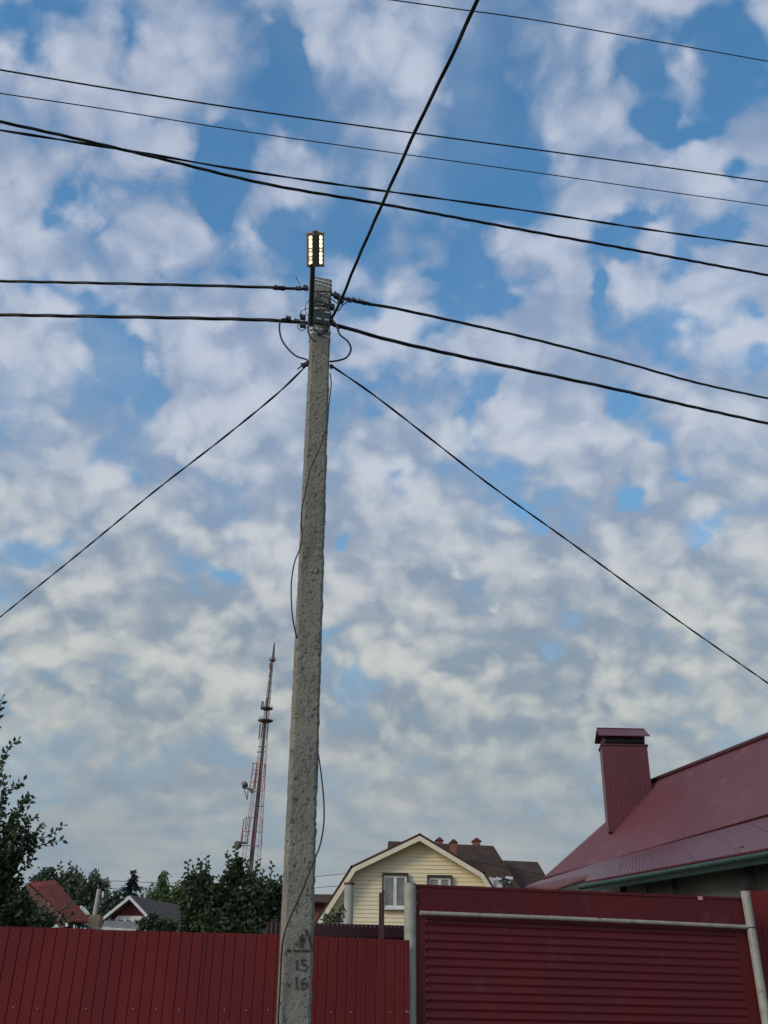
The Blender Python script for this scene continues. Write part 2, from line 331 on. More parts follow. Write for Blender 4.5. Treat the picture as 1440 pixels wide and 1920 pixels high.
C_RIB = [(0.0, 0.0), (0.82, 0.0), (0.86, -0.010), (0.92, -0.010), (0.98, 0.0)]
W_RIB = [(i/8, 0.006*math.sin(2*math.pi*i/8)) for i in range(8)]

# ------------------------------------------------------------------ cherry fence (left of and behind the pole)
FZ = 2.17
F0 = U(0, 1737, 10.5); F1 = U(530, 1752, 11.25); F2 = U(768, 1762.5, 11.85)
fence = thing('fence', (F1.x, F1.y, 0), 'cherry red ribbed metal sheet fence running behind the concrete pole', 'fence')
tdir = (F1-F0); tdir.z = 0
Fm = F0 - tdir.normalized()*5.0 - Vector((0, 0, -0.05*0)); Fm.z = F0.z + (F0.z-F1.z)/tdir.length*5*0.5
def fence_top(s):       # s from 0 (far left) to total
    pts = [Fm, F0, F1, F2]; ls = [(pts[i+1]-pts[i]).length for i in range(3)]
    for i in range(3):
        if s <= ls[i] or i == 2: return pts[i].lerp(pts[i+1], s/ls[i])
        s -= ls[i]
Ltot = (F0-Fm).length + (F1-F0).length + (F2-F1).length
PW = 0.119*10; k = 0; s = 0
while s < Ltot-0.02:
    e = min(s+PW, Ltot); a = fence_top(s); b = fence_top(e)
    fr = frame_of(a, b)
    mb = MB(); off = fr[3]*(0.0025 if k % 2 else 0)
    dz = random.uniform(-.006, .006)
    profiled_sheet(mb, a+off+Vector((0, 0, dz)), b+off+Vector((0, 0, dz+random.uniform(-.004, .004)))+fr[1]*0.02*(e < Ltot), 0.08, C_RIB, 0.119, 10, .010, k)
    mb.build('sheet', M['fence'], fence)
    for q in range(5):
        if random.random() < .72:
            pp = a.lerp(b, (q*2+.35)/10); 
            if (pp-a).length > (b-a).length: break
            zq = 1.465+random.uniform(-.008, .008); rv = MB(); rv.tube([Vector((pp.x, pp.y, zq))-fr[3]*.01, Vector((pp.x, pp.y, zq))+fr[3]*0.014], .0052, 8); rv.build('rivet', M['band'], fence)
    s = e; k += 1
for z in (1.465, 0.5):
    mb = MB(); mb.tube([Fm+Vector((0, .06, z-Fm.z)), F0+Vector((0, .06, z-F0.z)), F1+Vector((0, .06, z-F1.z)), F2+Vector((-.1, .06, z-F2.z))], .02, 6); mb.build('rail', M['gate_dark'], fence)
for s in [0.4 + 2.5*i for i in range(int(Ltot/2.5)+1)]:
    p = fence_top(min(s, Ltot-.2)); mb = MB(); mb.box((p.x, p.y+.11, 1.0), (.06, .06, 1.98)); mb.build('post', M['gate_dark'], fence)

# ------------------------------------------------------------------ gate with two pipe posts
G0 = U(777, 1658, 11.97); G1 = U(1392, 1683, 12.95)
gA, gt, gL, gn = frame_of(G0, G1)
gate = thing('metal_gate', (G0.x, G0.y, 0), 'wide dark wine metal gate with horizontal ribs below a pale pipe rail', 'gate')
def gpt(px, py, off=0.0):    # the pixel ray meets the vertical gate plane (shifted towards the camera by off)
    d = ray(px, py); P0 = gA + gn*off; t = (P0-CAM).dot(gn)/d.dot(gn); return CAM + d*t
def on_gate(s, z, off=0.0): p = gA + gt*s + gn*off; return Vector((p.x, p.y, z))
zr = gpt(780, 1716).z; zr1 = gpt(1388, 1742).z
top_s = gL
mb = MB(); nS = 30
vs = []
for i in range(nS+1):
    s = gL*i/nS; zt = G0.z + (G1.z-G0.z)*i/nS; zb = zr + (zr1-zr)*i/nS - 0.03
    for j in range(5):
        z = zt+(zb-zt)*j/4; vs.append(on_gate(s, z, .004*noise.noise(Vector((s*1.5, z*3, 4)))))
mb.add(vs, [(i*5+j, i*5+j+1, (i+1)*5+j+1, (i+1)*5+j) for i in range(nS) for j in range(4)])
mb.slab([on_gate(0, G0.z+.002, .012), on_gate(gL, G1.z+.002, .012), on_gate(gL, G1.z-.028, .012), on_gate(0, G0.z-.028, .012)], -gn*0.03)
mb.build('top_panel', M['gate'], gate)
# ribbed leaf
mb = MB(); sa = (gpt(797, 1760)-gA).dot(gt); sb = (gpt(1384, 1780)-gA).dot(gt)
per = 0.0905; vs = []; cols = 24; rows = []
z = 0.1
while z > -2.6:
    for (a, o) in ((0, 0.0), (.15, .001), (.3, .004), (.45, .008), (.58, .011), (.68, .0115), (.76, .009), (.84, .003), (.92, 0.0)):
        rows.append((z - a*per, o))
    z -= per
for (dz, o) in rows:
    for i in range(cols+1):
        q = i/cols; s = sa+(sb-sa)*q; zt = zr + (zr1-zr)*(s/gL) - 0.03
        vs.append(on_gate(s, zt+dz, -.012 + o + .006*noise.noise(Vector((s*1.2, dz*2.0, 1)))))
nc = cols+1
mb.add(vs, [(r*nc+i, (r+1)*nc+i, (r+1)*nc+i+1, r*nc+i+1) for r in range(len(rows)-1) for i in range(cols)], smooth=True)
mb.build('ribbed_panel', M['gate'], gate)
for (x0, x1) in ((0.02, sa+.01), (sb-.01, gL-.0)):
    mb = MB(); mb.slab([on_gate(x0, zr+(zr1-zr)*x0/gL-.02, .002), on_gate(x1, zr+(zr1-zr)*x1/gL-.02, .002), on_gate(x1, .1, .002), on_gate(x0, .1, .002)], -gn*.02)
    mb.build('edge_strip', M['gate'], gate)
mb = MB()
for i in range(22):
    z = zr-.06-i*per; mb = MB(); mb.tube([on_gate(sa+.012, z, 0.0), on_gate(sa+.012, z, .009)], .005, 6); mb.build('rivet', M['galv'], gate)
mb = MB(); mb.tube([on_gate(.05, zr+.02, .07), on_gate(gL*.4, zr+(zr1-zr)*.4+.028, .07), on_gate(gL*.7, zr+(zr1-zr)*.7+.026, .07), on_gate(gL+.02, zr1+.02, .07)], .026, 14)
mb.build('pipe_rail', M['rail'], gate)
mb = MB(); c = gpt(1313, 1684, .016); mb.slab([c+gt*-.035+Vector((0, 0, .022)), c+gt*.035+Vector((0, 0, .022)), c+gt*.035-Vector((0, 0, .022)), c-gt*.035-Vector((0, 0, .022))], gn*.002)
mb.build('sticker', M['pink'], gate)
for (x, y) in ((781, 1693), (782, 1672)): p = gpt(x, y, .0); mb = MB(); mb.tube([p, p+gn*.01], .006, 6); mb.build('screw', M['band'], gate)
p = U(769, 1657, 11.98); lp = thing('gate_post', (p.x, p.y, 0), 'thick pale grey pipe post at the left end of the gate', 'gate post')
mb = MB(); mb.tube([(p.x, p.y, 0), (p.x, p.y, p.z-.68), (p.x, p.y, p.z-.55), (p.x, p.y, p.z)], [.072, .072, .073, .074], 20); mb.build('pipe', M['galv'], lp)
mb = MB(); mb.tube([(p.x, p.y, p.z), (p.x, p.y, p.z+.006)], .070, 16); mb.build('cap', M['slate'], lp)
pb = gpt(1397, 1671, .06)
rp = thing('gate_post', (pb.x, pb.y, 0), 'slim weathered pipe post at the right end of the gate', 'gate post')
mb = MB(); mb.tube([(pb.x, pb.y, 0), (pb.x, pb.y, pb.z)], .058, 16); mb.build('pipe', M['galv'], rp)
mb = MB(); c = gpt(1404, 1737, .06); rg = [(pb.x+.064*math.cos(a), pb.y+.064*math.sin(a), c.z+.015*math.sin(a*1.0)) for a in [2*math.pi*i/14 for i in range(15)]]; mb.tube(rg, .006, 6); mb.build('wire_tie', M['dark_metal'], rp)
# red sheet beyond the right post
H0 = U(1404, 1669, 13.25); H1 = H0 + gt*6.0; H1.z = H0.z-.02
f2 = thing('fence', (H0.x, H0.y, 0), 'cherry red metal sheet fence at the right edge beyond the slim post', 'fence')
mb = MB(); profiled_sheet(mb, H0, H1, .05, C_RIB, .119, 8, .008, 40); mb.build('sheet', M['fence'], f2)
mb = MB(); mb.box((H0.x+.2, H0.y+.2, 1.2), (.06, .06, 2.4)); mb.build('post', M['gate_dark'], f2)

# ------------------------------------------------------------------ darker sheet wall of the yard behind, its tall post
B0 = U(560, 1729, 12.6); B1 = U(790, 1736.5, 13.4)
bw = thing('fence', (B0.x, B0.y, 0), 'dark wine corrugated sheet fence just behind the cherry fence', 'fence')
mb = MB(); profiled_sheet(mb, B0-Vector((.4, 0, 0)), B1+Vector((.2, 0, 0)), .3, W_RIB, .058, 3, 0, 3); mb.build('sheet', M['gate_dark'], bw)
mb = MB(); a = U(560, 1735, 12.5); b = U(790, 1742, 13.3); mb.slab([a, b, b-Vector((0, 0, .11)), a-Vector((0, 0, .11))], (0, .03, 0)); mb.build('top_board', M['gate_dark'], bw)
c = U(716, 1674, 12.7); d0 = MB(); d0.box((c.x, c.y, c.z/2), (.07, .07, c.z)); d0.slab([(c.x+.0, c.y-.04, c.z-.03), (c.x+.038, c.y-.04, c.z-.03), (c.x+.038, c.y-.04, c.z+.03), (c.x+.0, c.y-.04, c.z+.03)], (0, .07, 0))
tag(d0.build('post', M['gate_dark'], loc=(c.x, c.y, 0)), 'tall dark brown square post in front of the yellow house window', 'post')
c = U(655, 1659, 15.0); pz = thing('cement_pipe', (c.x, c.y, 0), 'pale cement pipe column standing before the yellow siding', 'pipe column')
mb = MB(); mb.tube([(c.x, c.y, 0), (c.x, c.y, c.z)], .072, 16); mb.build('pipe', M['asbestos'], pz)
mb = MB(); mb.tube([(c.x, c.y, c.z), (c.x, c.y, c.z+.03)], .082, 16); mb.build('cap', M['wood'], pz)

# ------------------------------------------------------------------ concrete pole
PY = 7.2
pt = U(602.5, 532, PY); pm = U(548.5, 1915, PY)
ax = (pt-pm).normalized(); pbse = pm - ax*(pm.z/ax.z); Hp = (pt-pbse).length
pole = thing('concrete_pole', pbse, 'weathered tapered concrete utility pole with stencilled numbers near its foot', 'utility pole')
YAW = R(13)
def pole_section(h):
    q = h/Hp; w = .238 + (.198-.238)*q; dp = .235 + (.17-.235)*q     # width, depth
    c = .022
    hw, hd = w/2, dp/2
    base = [(-hw+c, -hd), (hw-c, -hd), (hw, -hd+c), (hw-.012, hd-c), (hw-.012-c, hd), (-hw+.012+c, hd), (-hw+.012, hd-c), (-hw, -hd+c)]
    cnt = [26, 4, 9, 3, 9, 3, 9, 4]; out = []
    for i in range(8):
        a = base[i]; b = base[(i+1) % 8]
        for k in range(cnt[i]): t = k/cnt[i]; out.append((a[0]+(b[0]-a[0])*t, a[1]+(b[1]-a[1])*t))
    return out
Rz = Matrix.Rotation(YAW, 3, 'Z')
lean = Vector((0, 0, 1)).rotation_difference(ax).to_matrix()
def pole_pt(x, y, h): return pbse + lean @ (Rz @ Vector((x, y, 0))) + ax*h
mb = MB(); rows = 620; ring = len(pole_section(0)); vs = []
for r in range(rows+1):
    h = Hp*r/rows
    for (x, y) in pole_section(h):
        d = Vector((x, y, 0)).normalized(); P = Vector((x*1.0, y*1.0, h))
        n1 = noise.fractal(P*14, 1.0, 2.0, 3); n2 = noise.noise(P*38); n3 = noise.noise(P*5.0+Vector((9, 3, 1)))
        dd = .0020*n1 - .011*max(0, n2-.30)*2.0 - .010*max(0, n1*.5+n2*.5-.22)*2
        dd += .0012*n3
        if abs(x) > .085 : dd += .0045*noise.noise(P*22+Vector((3, 1, 7)))
        if 0.9 < h < 2.3: dd *= .45
        if x > .08 : dd += .007*max(-.3, noise.noise(P*9+Vector((3, 1, 7))))
        vs.append(pole_pt(x + d.x*dd, y + d.y*dd, h))
fs = [(r*ring+i, r*ring+(i+1) % ring, (r+1)*ring+(i+1) % ring, (r+1)*ring+i) for r in range(rows) for i in range(ring)]
mb.add(vs, fs, True)
tc_ = pole_pt(0, .0, Hp+.02); top = vs[-ring:]
mb.add(top+[tc_], [(i, (i+1) % ring, ring) for i in range(ring)])
mb.build('shaft', M['concrete'], pole)
def pole_h(py):     # height along the pole that shows at picture row py
    lo, hi = 0, Hp
    for _ in range(40):
        m_ = (lo+hi)/2; p = pbse+ax*m_ - CAM; q = cam_m.transposed() @ p; y = 960 - F_PX*q.y/(-q.z)
        if y > py: lo = m_
        else: hi = m_
    return lo
def px_per_m(h): q = cam_m.transposed() @ (pbse+ax*h-CAM); return F_PX/(-q.z)
# bands
def band(py, hgt=.018, tilt=.0, name='band', m='band', grow=.006, dip=0.0):
    h = pole_h(py); mb = MB(); vs = []; sec = pole_section(h); k = len(sec)
    for (dz, g_) in ((-hgt/2, grow), (hgt/2, grow), (hgt/2, grow-.02), (-hgt/2, grow-.02)):
        for (x, y) in sec:
            d = Vector((x, y, 0)).normalized(); vs.append(pole_pt(x+d.x*g_, y+d.y*g_, h+dz+tilt*x+dip*(1-(x/.1)**2)))
    fs = [(a*k+i, a*k+(i+1) % k, ((a+1) % 4)*k+(i+1) % k, ((a+1) % 4)*k+i) for a in range(4) for i in range(k)]
    mb.add(vs, fs); return mb.build(name, M[m], pole)
band(538, .016, -.12); band(545, .014, -.14)
band(628, .018, -.05); band(638, .016, -.18); band(578, .010, -.25, name='wire_wrap', m='black', grow=.008); band(584, .012, .12, name='wire_wrap', m='black', grow=.008); band(557, .007, .2, name='wire_wrap', m='black', grow=.008); band(592, .03, -.1, m='dark_metal'); band(612, .02, -.05, m='dark_metal')
# bracket plate and hooks on the front near the top
def pole_front(dx, py, out=.0): h = pole_h(py); sec_d = (.235+(.17-.235)*h/Hp)/2; return pole_pt(dx, -sec_d-out, h)
mb = MB()
for (py, hh) in ((606, .175),):
    a = pole_front(-.09, py, .01); b = pole_front(.085, py, .01)
    up = ax*hh/2; mb.slab([a-up, b-up, b+up, a+up], (b-a).cross(ax).normalized()*.012)
mb.build('bracket_plate', M['dark_metal'], pole)
for (dx, py) in ((-.065, 594), (.055, 598), (.05, 612), (-.03, 612)):
    mb = MB(); a = pole_front(dx-.024, py, .03); b = pole_front(dx+.024, py, .03); up = ax*.008; mb.slab([a-up, b-up, b+up, a+up], (0, .01, 0)); mb.build('buckle', M['band'], pole)
mb = MB()
for (dx, py, l) in ((-.07, 575, .09), (.03, 580, .05), (.07, 570, .10), (.06, 625, .08), (.035, 632, .05)):
    a = pole_front(dx, py, .012); mb.tube([a-ax*l/2, a+ax*l/2+Vector((.01, 0, 0))], .008, 6)
mb.tube(spline([pole_front(-.06, 562, .01), pole_front(0, 566, .02), pole_front(.10, 571, .015), pole_front(.16, 575, .0)], 6), .006, 6)
mb.tube(spline([pole_front(-.05, 565, .01), pole_front(.0, 578, .02), pole_front(.06, 588, .015), pole_front(.13, 590, .0)], 6), .006, 6)
mb.tube(spline([pole_front(.03, 606, .01), pole_front(.04, 620, .03), pole_front(.0, 638, .02), pole_front(-.06, 632, .015), pole_front(-.10, 618, .0)], 6), .007, 6)
mb.tube(spline([pole_front(.05, 612, .01), pole_front(.0, 620, .02), pole_front(-.03, 640, .02), pole_front(.045, 636, .02)], 6), .004, 6)
mb.build('tie_wires', M['black'], pole)
# markings: stencilled warning triangle with bolt, numbers
def stroke(mb, pts, w=.010, lift=.0055):
    for (a, b) in zip(pts, pts[1:]):
        A_ = pole_front(*a, lift); B_ = pole_front(*b, lift); t = (B_-A_).normalized(); nn = Vector((0, -1, 0)); s_ = t.cross(nn).normalized()*w*.52; e = t*w*.25
        mb.slab([A_-e-s_, B_+e-s_, B_+e+s_, A_-e+s_], nn*.0012)
mb = MB()
def dx(px, py): h = pole_h(py); q = cam_m.transposed() @ (pbse+ax*h-CAM); cx = 720 + F_PX*q.x/(-q.z); return (px-cx)/px_per_m(h)
def pk(px, py): return (dx(px, py)+.0, py)
stroke(mb, [pk(569, 1745), pk(574, 1757), pk(579, 1772)], .012); stroke(mb, [pk(579, 1772), pk(583, 1783)], .016)
stroke(mb, [pk(562, 1753), pk(558, 1768)], .016); stroke(mb, [pk(566, 1760), pk(560, 1777)], .015)
stroke(mb, [pk(546, 1784), pk(558, 1784)], .010); stroke(mb, [pk(561, 1784), pk(577, 1784)], .009); stroke(mb, [pk(536, 1784), pk(540, 1784)], .016); stroke(mb, [pk(552, 1774), pk(556, 1771)], .008)
mb.build('warning_triangle', M['mark'], pole)
mb = MB()
stroke(mb, [pk(552, 1802), pk(552, 1820)], .009)
stroke(mb, [pk(569, 1801), pk(561, 1801), pk(561, 1809), pk(567, 1809), pk(571, 1812), pk(570, 1818), pk(566, 1821), pk(561, 1819)], .008)
mb.build('number_15', M['mark'], pole)
mb = MB()
stroke(mb, [pk(551, 1833), pk(551, 1855)], .009)
stroke(mb, [pk(568, 1834), pk(562, 1838), pk(560, 1846), pk(562, 1853), pk(567, 1854), pk(570, 1849), pk(567, 1844), pk(561, 1845)], .008)
mb.build('number_16', M['mark'], pole)

# ------------------------------------------------------------------ street lamp
a0 = U(583, 606, 6.98)
th = R(30); av = Vector((.02, -math.cos(th), math.sin(th)))
la = U(588, 500, 7.0)
def arm_at(Ln): return a0 + Vector((.030*Ln/.5, -math.cos(th)*Ln, math.sin(th)*Ln))
lamp = thing('street_lamp', a0, 'lit street lamp with two rows of glowing diodes on a dark arm', 'street lamp')
def solve(py):
    lo, hi = 0, 2
    for _ in range(40):
        m_ = (lo+hi)/2; q = cam_m.transposed() @ (arm_at(m_)-CAM); y = 960 - F_PX*q.y/(-q.z)
        if y > py: lo = m_
        else: hi = m_
    return lo
La = solve(499); Lb = solve(438)
mb = MB(); mb.tube([a0-Vector((0, 0, .03)), arm_at(La*.25), arm_at(La*.6), arm_at(La+.03)], [.030, .029, .026, .023], 12); mb.build('arm', M['dark_metal'], lamp)
hc = arm_at((La+Lb)/2); hl = (Lb-La)
ua = (arm_at(1)-arm_at(0)).normalized(); ua = (Matrix.Rotation(R(-4), 3, 'Y') @ ua).normalized(); side = ua.cross(Vector((0, 0, 1))).normalized()
if side.x < 0: side = -side
side = (Matrix.Rotation(R(14), 3, ua) @ side)
nrm_up = side.cross(ua).normalized()
if nrm_up.z < 0: nrm_up = -nrm_up
rotm = Matrix((side, ua, nrm_up)).transposed()
hc = hc + side*.022
def hp(x, y, z): return hc + rotm @ Vector((x, y, z))
mb = MB(); mb.box(hp(0, 0, -.004), (.066, hl, .05), rotm); mb.box(hp(.0, hl/2+.012, .01), (.046, .03, .035), rotm)
hs = mb.build('housing', M['lamp_grey'], lamp)
for sgn in (-1, 1):
    tilt = Matrix.Rotation(R(24)*sgn, 3, 'Y'); rm = rotm @ tilt
    pc = hp(sgn*.055, 0, .012)
    mb = MB(); mb.box(pc, (.056, hl-.004, .02), rm)
    for e in (-1, 1): mb.box(pc + rm @ Vector((0, e*hl/2, -.004)), (.064, .012, .04), rm)
    pn = mb.build('led_panel', M['lamp_grey'], lamp)
    mb = MB(); mb.box(pc + rm @ Vector((0, 0, -.012)), (.038, hl-.03, .006), rm); rb = mb.build('reflector', M['led_board'], lamp)
    for i in range(7):
        r_ = .0165 if not (i == 3 or (i == 1 and sgn < 0)) else .008
        q = pc + rm @ Vector((0, (-.5+(i+.5)/7)*(hl-.035), -.016))
        mb = MB(); mb.tube([q, q - rm @ Vector((0, 0, .005)), q - rm @ Vector((0, 0, .009))], [r_, r_*.9, r_*.45], 12); mb.build('led', M['led'], rb)

# ------------------------------------------------------------------ cables
def unpix(px, py, A, B):          # ray meets the vertical plane through A and B
    t = (B-A); t.z = 0; t.normalize(); nn = Vector((t.y, -t.x, 0)); d = ray(px, py); return CAM + d*((A-CAM).dot(nn)/d.dot(nn))
def extend(pts, which, L_, sag=.0):
    if which == 0: d = (pts[0]-pts[3]).normalized(); return [pts[0]+d*L_*(1-i/6)+Vector((0, 0, sag*((1-i/6)**2))) for i in range(6)]
    d = (pts[-1]-pts[-4]).normalized(); return [pts[-1]+d*L_*((i+1)/6)+Vector((0, 0, sag*(((i+1)/6)**2))) for i in range(6)]
def bundle(pts, r, strands, pitch, seed=0):
    """twisted conductors around the line pts"""
    mb = MB(); cum = [0]
    for a, b in zip(pts, pts[1:]): cum.append(cum[-1]+(b-a).length)
    if strands == 1: mb.tube(pts, r, 7); return mb
    L_ = cum[-1]; step = pitch/9; n = max(8, int(L_/step)); rr = r*(.62 if strands == 3 else .7); ro = r*(.42 if strands == 3 else .48)
    res = []; j = 0
    for i in range(n+1):
        s_ = L_*i/n
        while j < len(cum)-2 and cum[j+1] < s_: j += 1
        t = (s_-cum[j])/max(1e-9, cum[j+1]-cum[j]); res.append((pts[j].lerp(pts[j+1], t), (pts[j+1]-pts[j]).normalized(), s_))
    for k in range(strands):
        line = []
        for (p, d, s_) in res:
            u_ = Vector((0, 0, 1)); u_ = (u_-d*u_.dot(d)).normalized(); w_ = d.cross(u_)
            a = 2*math.pi*(k/strands + s_/pitch + .12*math.sin(s_*1.7+seed)); line.append(p + (u_*math.cos(a)+w_*math.sin(a))*ro)
        mb.tube(line, rr, 5, True)
    return mb
def cable(name, label, pix, Y0, Y1, r, strands=1, pitch=.6, ext0=0, ext1=0, z0=None, z1=None, group=None, seed=0, dense=12):
    A = U(*pix[0], Y0) if z0 is None else UZ(*pix[0], z0); B = U(*pix[-1], Y1) if z1 is None else UZ(*pix[-1], z1)
    sp = spline([(p[0], p[1]) for p in pix], dense); pts = [unpix(p.x, p.y, A, B) for p in sp]
    if ext0: pts = extend(pts, 0, ext0) + pts
    if ext1: pts = pts + extend(pts, 1, ext1)
    mb = bundle(pts, r, strands, pitch, seed); mid = pts[len(pts)//2]
    o = mb.build(name, M['wire'], loc=mid); tag(o, label, 'cable', group); return o, pts
def clamp(parent, p, size, rot=0.0, m='black', name='clamp', d=None):
    mb = MB(); d = (d or Vector((1, 0, 0))).normalized(); u_ = Vector((0, 0, 1)); w_ = d.cross(u_).normalized(); u_ = w_.cross(d)
    rm = Matrix((d, w_, u_)).transposed(); mb.box(p, size, rm)
    mb.box(Vector(p)+rm @ Vector((-size[0]*.3, 0, size[2]*.6)), (size[0]*.18, size[1]*.7, size[2]*.7), rm)
    mb.box(Vector(p)+rm @ Vector((size[0]*.25, 0, -size[2]*.6)), (size[0]*.2, size[1]*.6, size[2]*.5), rm)
    mb.build(name, M[m], parent)
# along the street, on the pole
c1, q1 = cable('power_cable', 'twisted cable leaving the pole leftwards at the upper fixing', [(0, 527), (150, 530), (330, 534), (480, 538), (578, 542)], 7.6, 7.2, .017, 3, 1.3, ext0=25, seed=1)
c2, q2 = cable('power_cable', 'thicker twisted cable leaving the pole leftwards at the lower fixing', [(0, 590), (170, 593), (340, 596), (500, 600), (584, 606)], 7.6, 7.15, .020, 3, 1.3, ext0=25, seed=2)
c3, q3 = cable('power_cable', 'upper twisted cable sloping from the pole to the right edge', [(622, 552), (660, 564), (740, 578), (860, 604), (1000, 636), (1160, 677), (1300, 716), (1440, 747)], 7.2, 10.6, .017, 3, 1.4, ext1=25, seed=3)
c4, q4 = cable('power_cable', 'lower twisted cable sloping from the pole to the right edge', [(616, 605), (660, 618), (740, 640), (860, 667), (1000, 697), (1160, 731), (1300, 763), (1440, 794)], 7.15, 10.2, .021, 3, 1.4, ext1=25, seed=4)
# over the viewer
c5, q5 = cable('power_cable', 'twisted cable climbing steeply from the pole top over the picture top', [(620, 600), (640, 562), (665, 500), (700, 420), (745, 320), (790, 222), (845, 110), (895, 0)], 7.2, 3.75, .0155, 3, 1.3, ext1=9, seed=5)
# service drops
c6, q6 = cable('service_wire', 'thin wire dropping from the pole to the left edge', [(578, 682), (520, 738), (420, 820), (290, 921), (150, 1036), (0, 1157)], 7.2, 12.0, .010, 2, .8, ext1=12, seed=6)
c7, q7 = cable('service_wire', 'thin wire dropping from the pole to the right edge', [(619, 684), (700, 740), (800, 817), (920, 910), (1060, 1010), (1250, 1148), (1440, 1281)], 7.2, 11.5, .010, 2, .8, ext1=12, seed=7)
# lines crossing overhead, not on this pole
HZ = 8.2
c8, q8 = cable('power_cable', 'thickest cable crossing the sky from upper left above the lamp', [(0, 228), (140, 259), (300, 297), (500, 345), (720, 383), (980, 431), (1200, 471), (1440, 516)], 6.6, 9.6, .019, 3, .9, ext0=20, ext1=25, seed=8)
c9, q9 = cable('power_cable', 'wavy twisted cable weaving across the thickest overhead cable', [(0, 244), (120, 263), (280, 289), (440, 317), (620, 344), (800, 369), (1000, 397), (1220, 431), (1440, 462)], 6.7, 9.7, .014, 2, 1.6, ext0=20, ext1=25, seed=9)
c10, q10 = cable('overhead_wire', 'single overhead wire second from the picture top', [(0, 131), (200, 165), (450, 204), (720, 242), (1000, 280), (1220, 310), (1440, 341)], 6.9, 10.0, .0105, 1, ext0=20, ext1=25)
c11, q11 = cable('overhead_wire', 'thinnest overhead wire third from the picture top', [(0, 175), (200, 205), (450, 245), (720, 284), (1000, 323), (1220, 355), (1440, 386)], 7.4, 10.6, .0072, 1, ext0=20, ext1=25)
c12, q12 = cable('overhead_wire', 'overhead wire crossing the upper right corner', [(736, 0), (850, 16), (1000, 37), (1200, 72), (1440, 115)], 6.6, 8.8, .0075, 1, ext0=20, ext1=25)
# far lines behind the houses
for (pix, lb, r, D) in (([(60, 1640), (180, 1650), (340, 1656), (540, 1656), (600, 1643), (780, 1626)], 'upper thin wire far behind the trees left of the pole', .014, 55),
                       ([(60, 1660), (185, 1665), (340, 1671), (540, 1672), (600, 1664), (780, 1650)], 'lower thin wire far behind the trees left of the pole', .014, 56)):
    cable('far_wire', lb, pix, D, D, r, 1, group='wires far behind the houses')
# clamps and small fittings (children of the cables they grip)
def at(px, py, Y=7.15): return U(px, py, Y)
dL = Vector((1, 0, -.02)); dR = (q3[8]-q3[4]).normalized()
clamp(c1, at(524, 540, 7.25), (.13, .03, .035), d=dL); clamp(c1, at(560, 541, 7.2), (.06, .03, .03), d=dL); clamp(c1, at(573, 540, 7.2), (.05, .04, .04), d=dL)
clamp(c2, at(541, 597), (.05, .03, .035), d=dL); clamp(c2, at(556, 602), (.05, .03, .03), d=dL); clamp(c2, at(568, 595), (.055, .035, .045), d=dL); clamp(c2, at(568, 610), (.06, .035, .04), d=dL)
clamp(c3, at(678, 566, 7.45), (.11, .035, .03), m='galv', name='sleeve', d=dR); clamp(c3, at(631, 555), (.055, .04, .05), d=dR); clamp(c3, at(639, 564), (.055, .04, .045), d=dR); clamp(c3, at(622, 575), (.05, .04, .05), d=dR)
clamp(c3, at(655, 563, 7.3), (.05, .03, .03), d=dR); clamp(c3, at(664, 563, 7.35), (.04, .02, .04), d=dR); clamp(c3, at(692, 570, 7.5), (.05, .03, .02), d=dR)
clamp(c4, at(621, 599), (.03, .03, .06), d=dR); clamp(c4, at(632, 611, 7.2), (.08, .03, .03), d=dR)
clamp(c6, at(572, 684, 7.22), (.075, .03, .038), d=Vector((.8, 0, .55))); clamp(c7, at(622, 688, 7.22), (.03, .02, .03), d=Vector((.8, 0, -.55)))
mb = MB(); mb.tube([at(564, 687, 7.25), at(558, 692, 7.25)], .008, 6); mb.build('tail', M['wire'], c6)
def loop(label, pix, Y, r, name='jumper_wire', Yend=None):
    pts = [U(p.x, p.y, Y + ((Yend or Y)-Y)*i/(len(pix)*8)) for i, p in enumerate(spline(pix, 8))]
    mb = MB(); mb.tube(pts, r, 6); return tag(mb.build(name, M['wire'], loc=pts[0]), label, 'wire')
loop('black looped wire hanging at the left of the pole head', [(541, 597), (527, 600), (524, 616), (528, 636), (540, 654), (556, 668), (574, 674), (579, 680)], 7.12, .009)
loop('black looped wire hanging at the right of the pole head', [(622, 598), (631, 610), (637, 627), (652, 640), (658, 655), (650, 670), (634, 676), (618, 678)], 7.12, .010)
loop('small curled wire beside the right upper fixing', [(622, 577), (634, 582), (643, 572), (654, 565), (662, 562)], 7.15, .006)
loop('thin curled wire left of the lamp arm', [(580, 562), (573, 572), (573, 584), (577, 592)], 7.1, .004)
loop('thin looped wire over the lower left fixing', [(577, 578), (566, 583), (562, 592), (566, 600)], 7.1, .004)
loop('thin looped wire under the lower left fixing', [(560, 606), (558, 614), (566, 620), (577, 613)], 7.1, .004)
loop('stiff wire end sticking up left of the lamp arm', [(555, 519), (560, 530), (565, 541)], 7.18, .0045)
loop('taut tie wire above the upper right cable', [(621, 547), (650, 557), (690, 567), (706, 573)], 7.16, .003)
loop('short bent wire below the lamp foot on the pole', [(578, 604), (578, 622), (584, 634), (592, 641)], 7.02, .008)
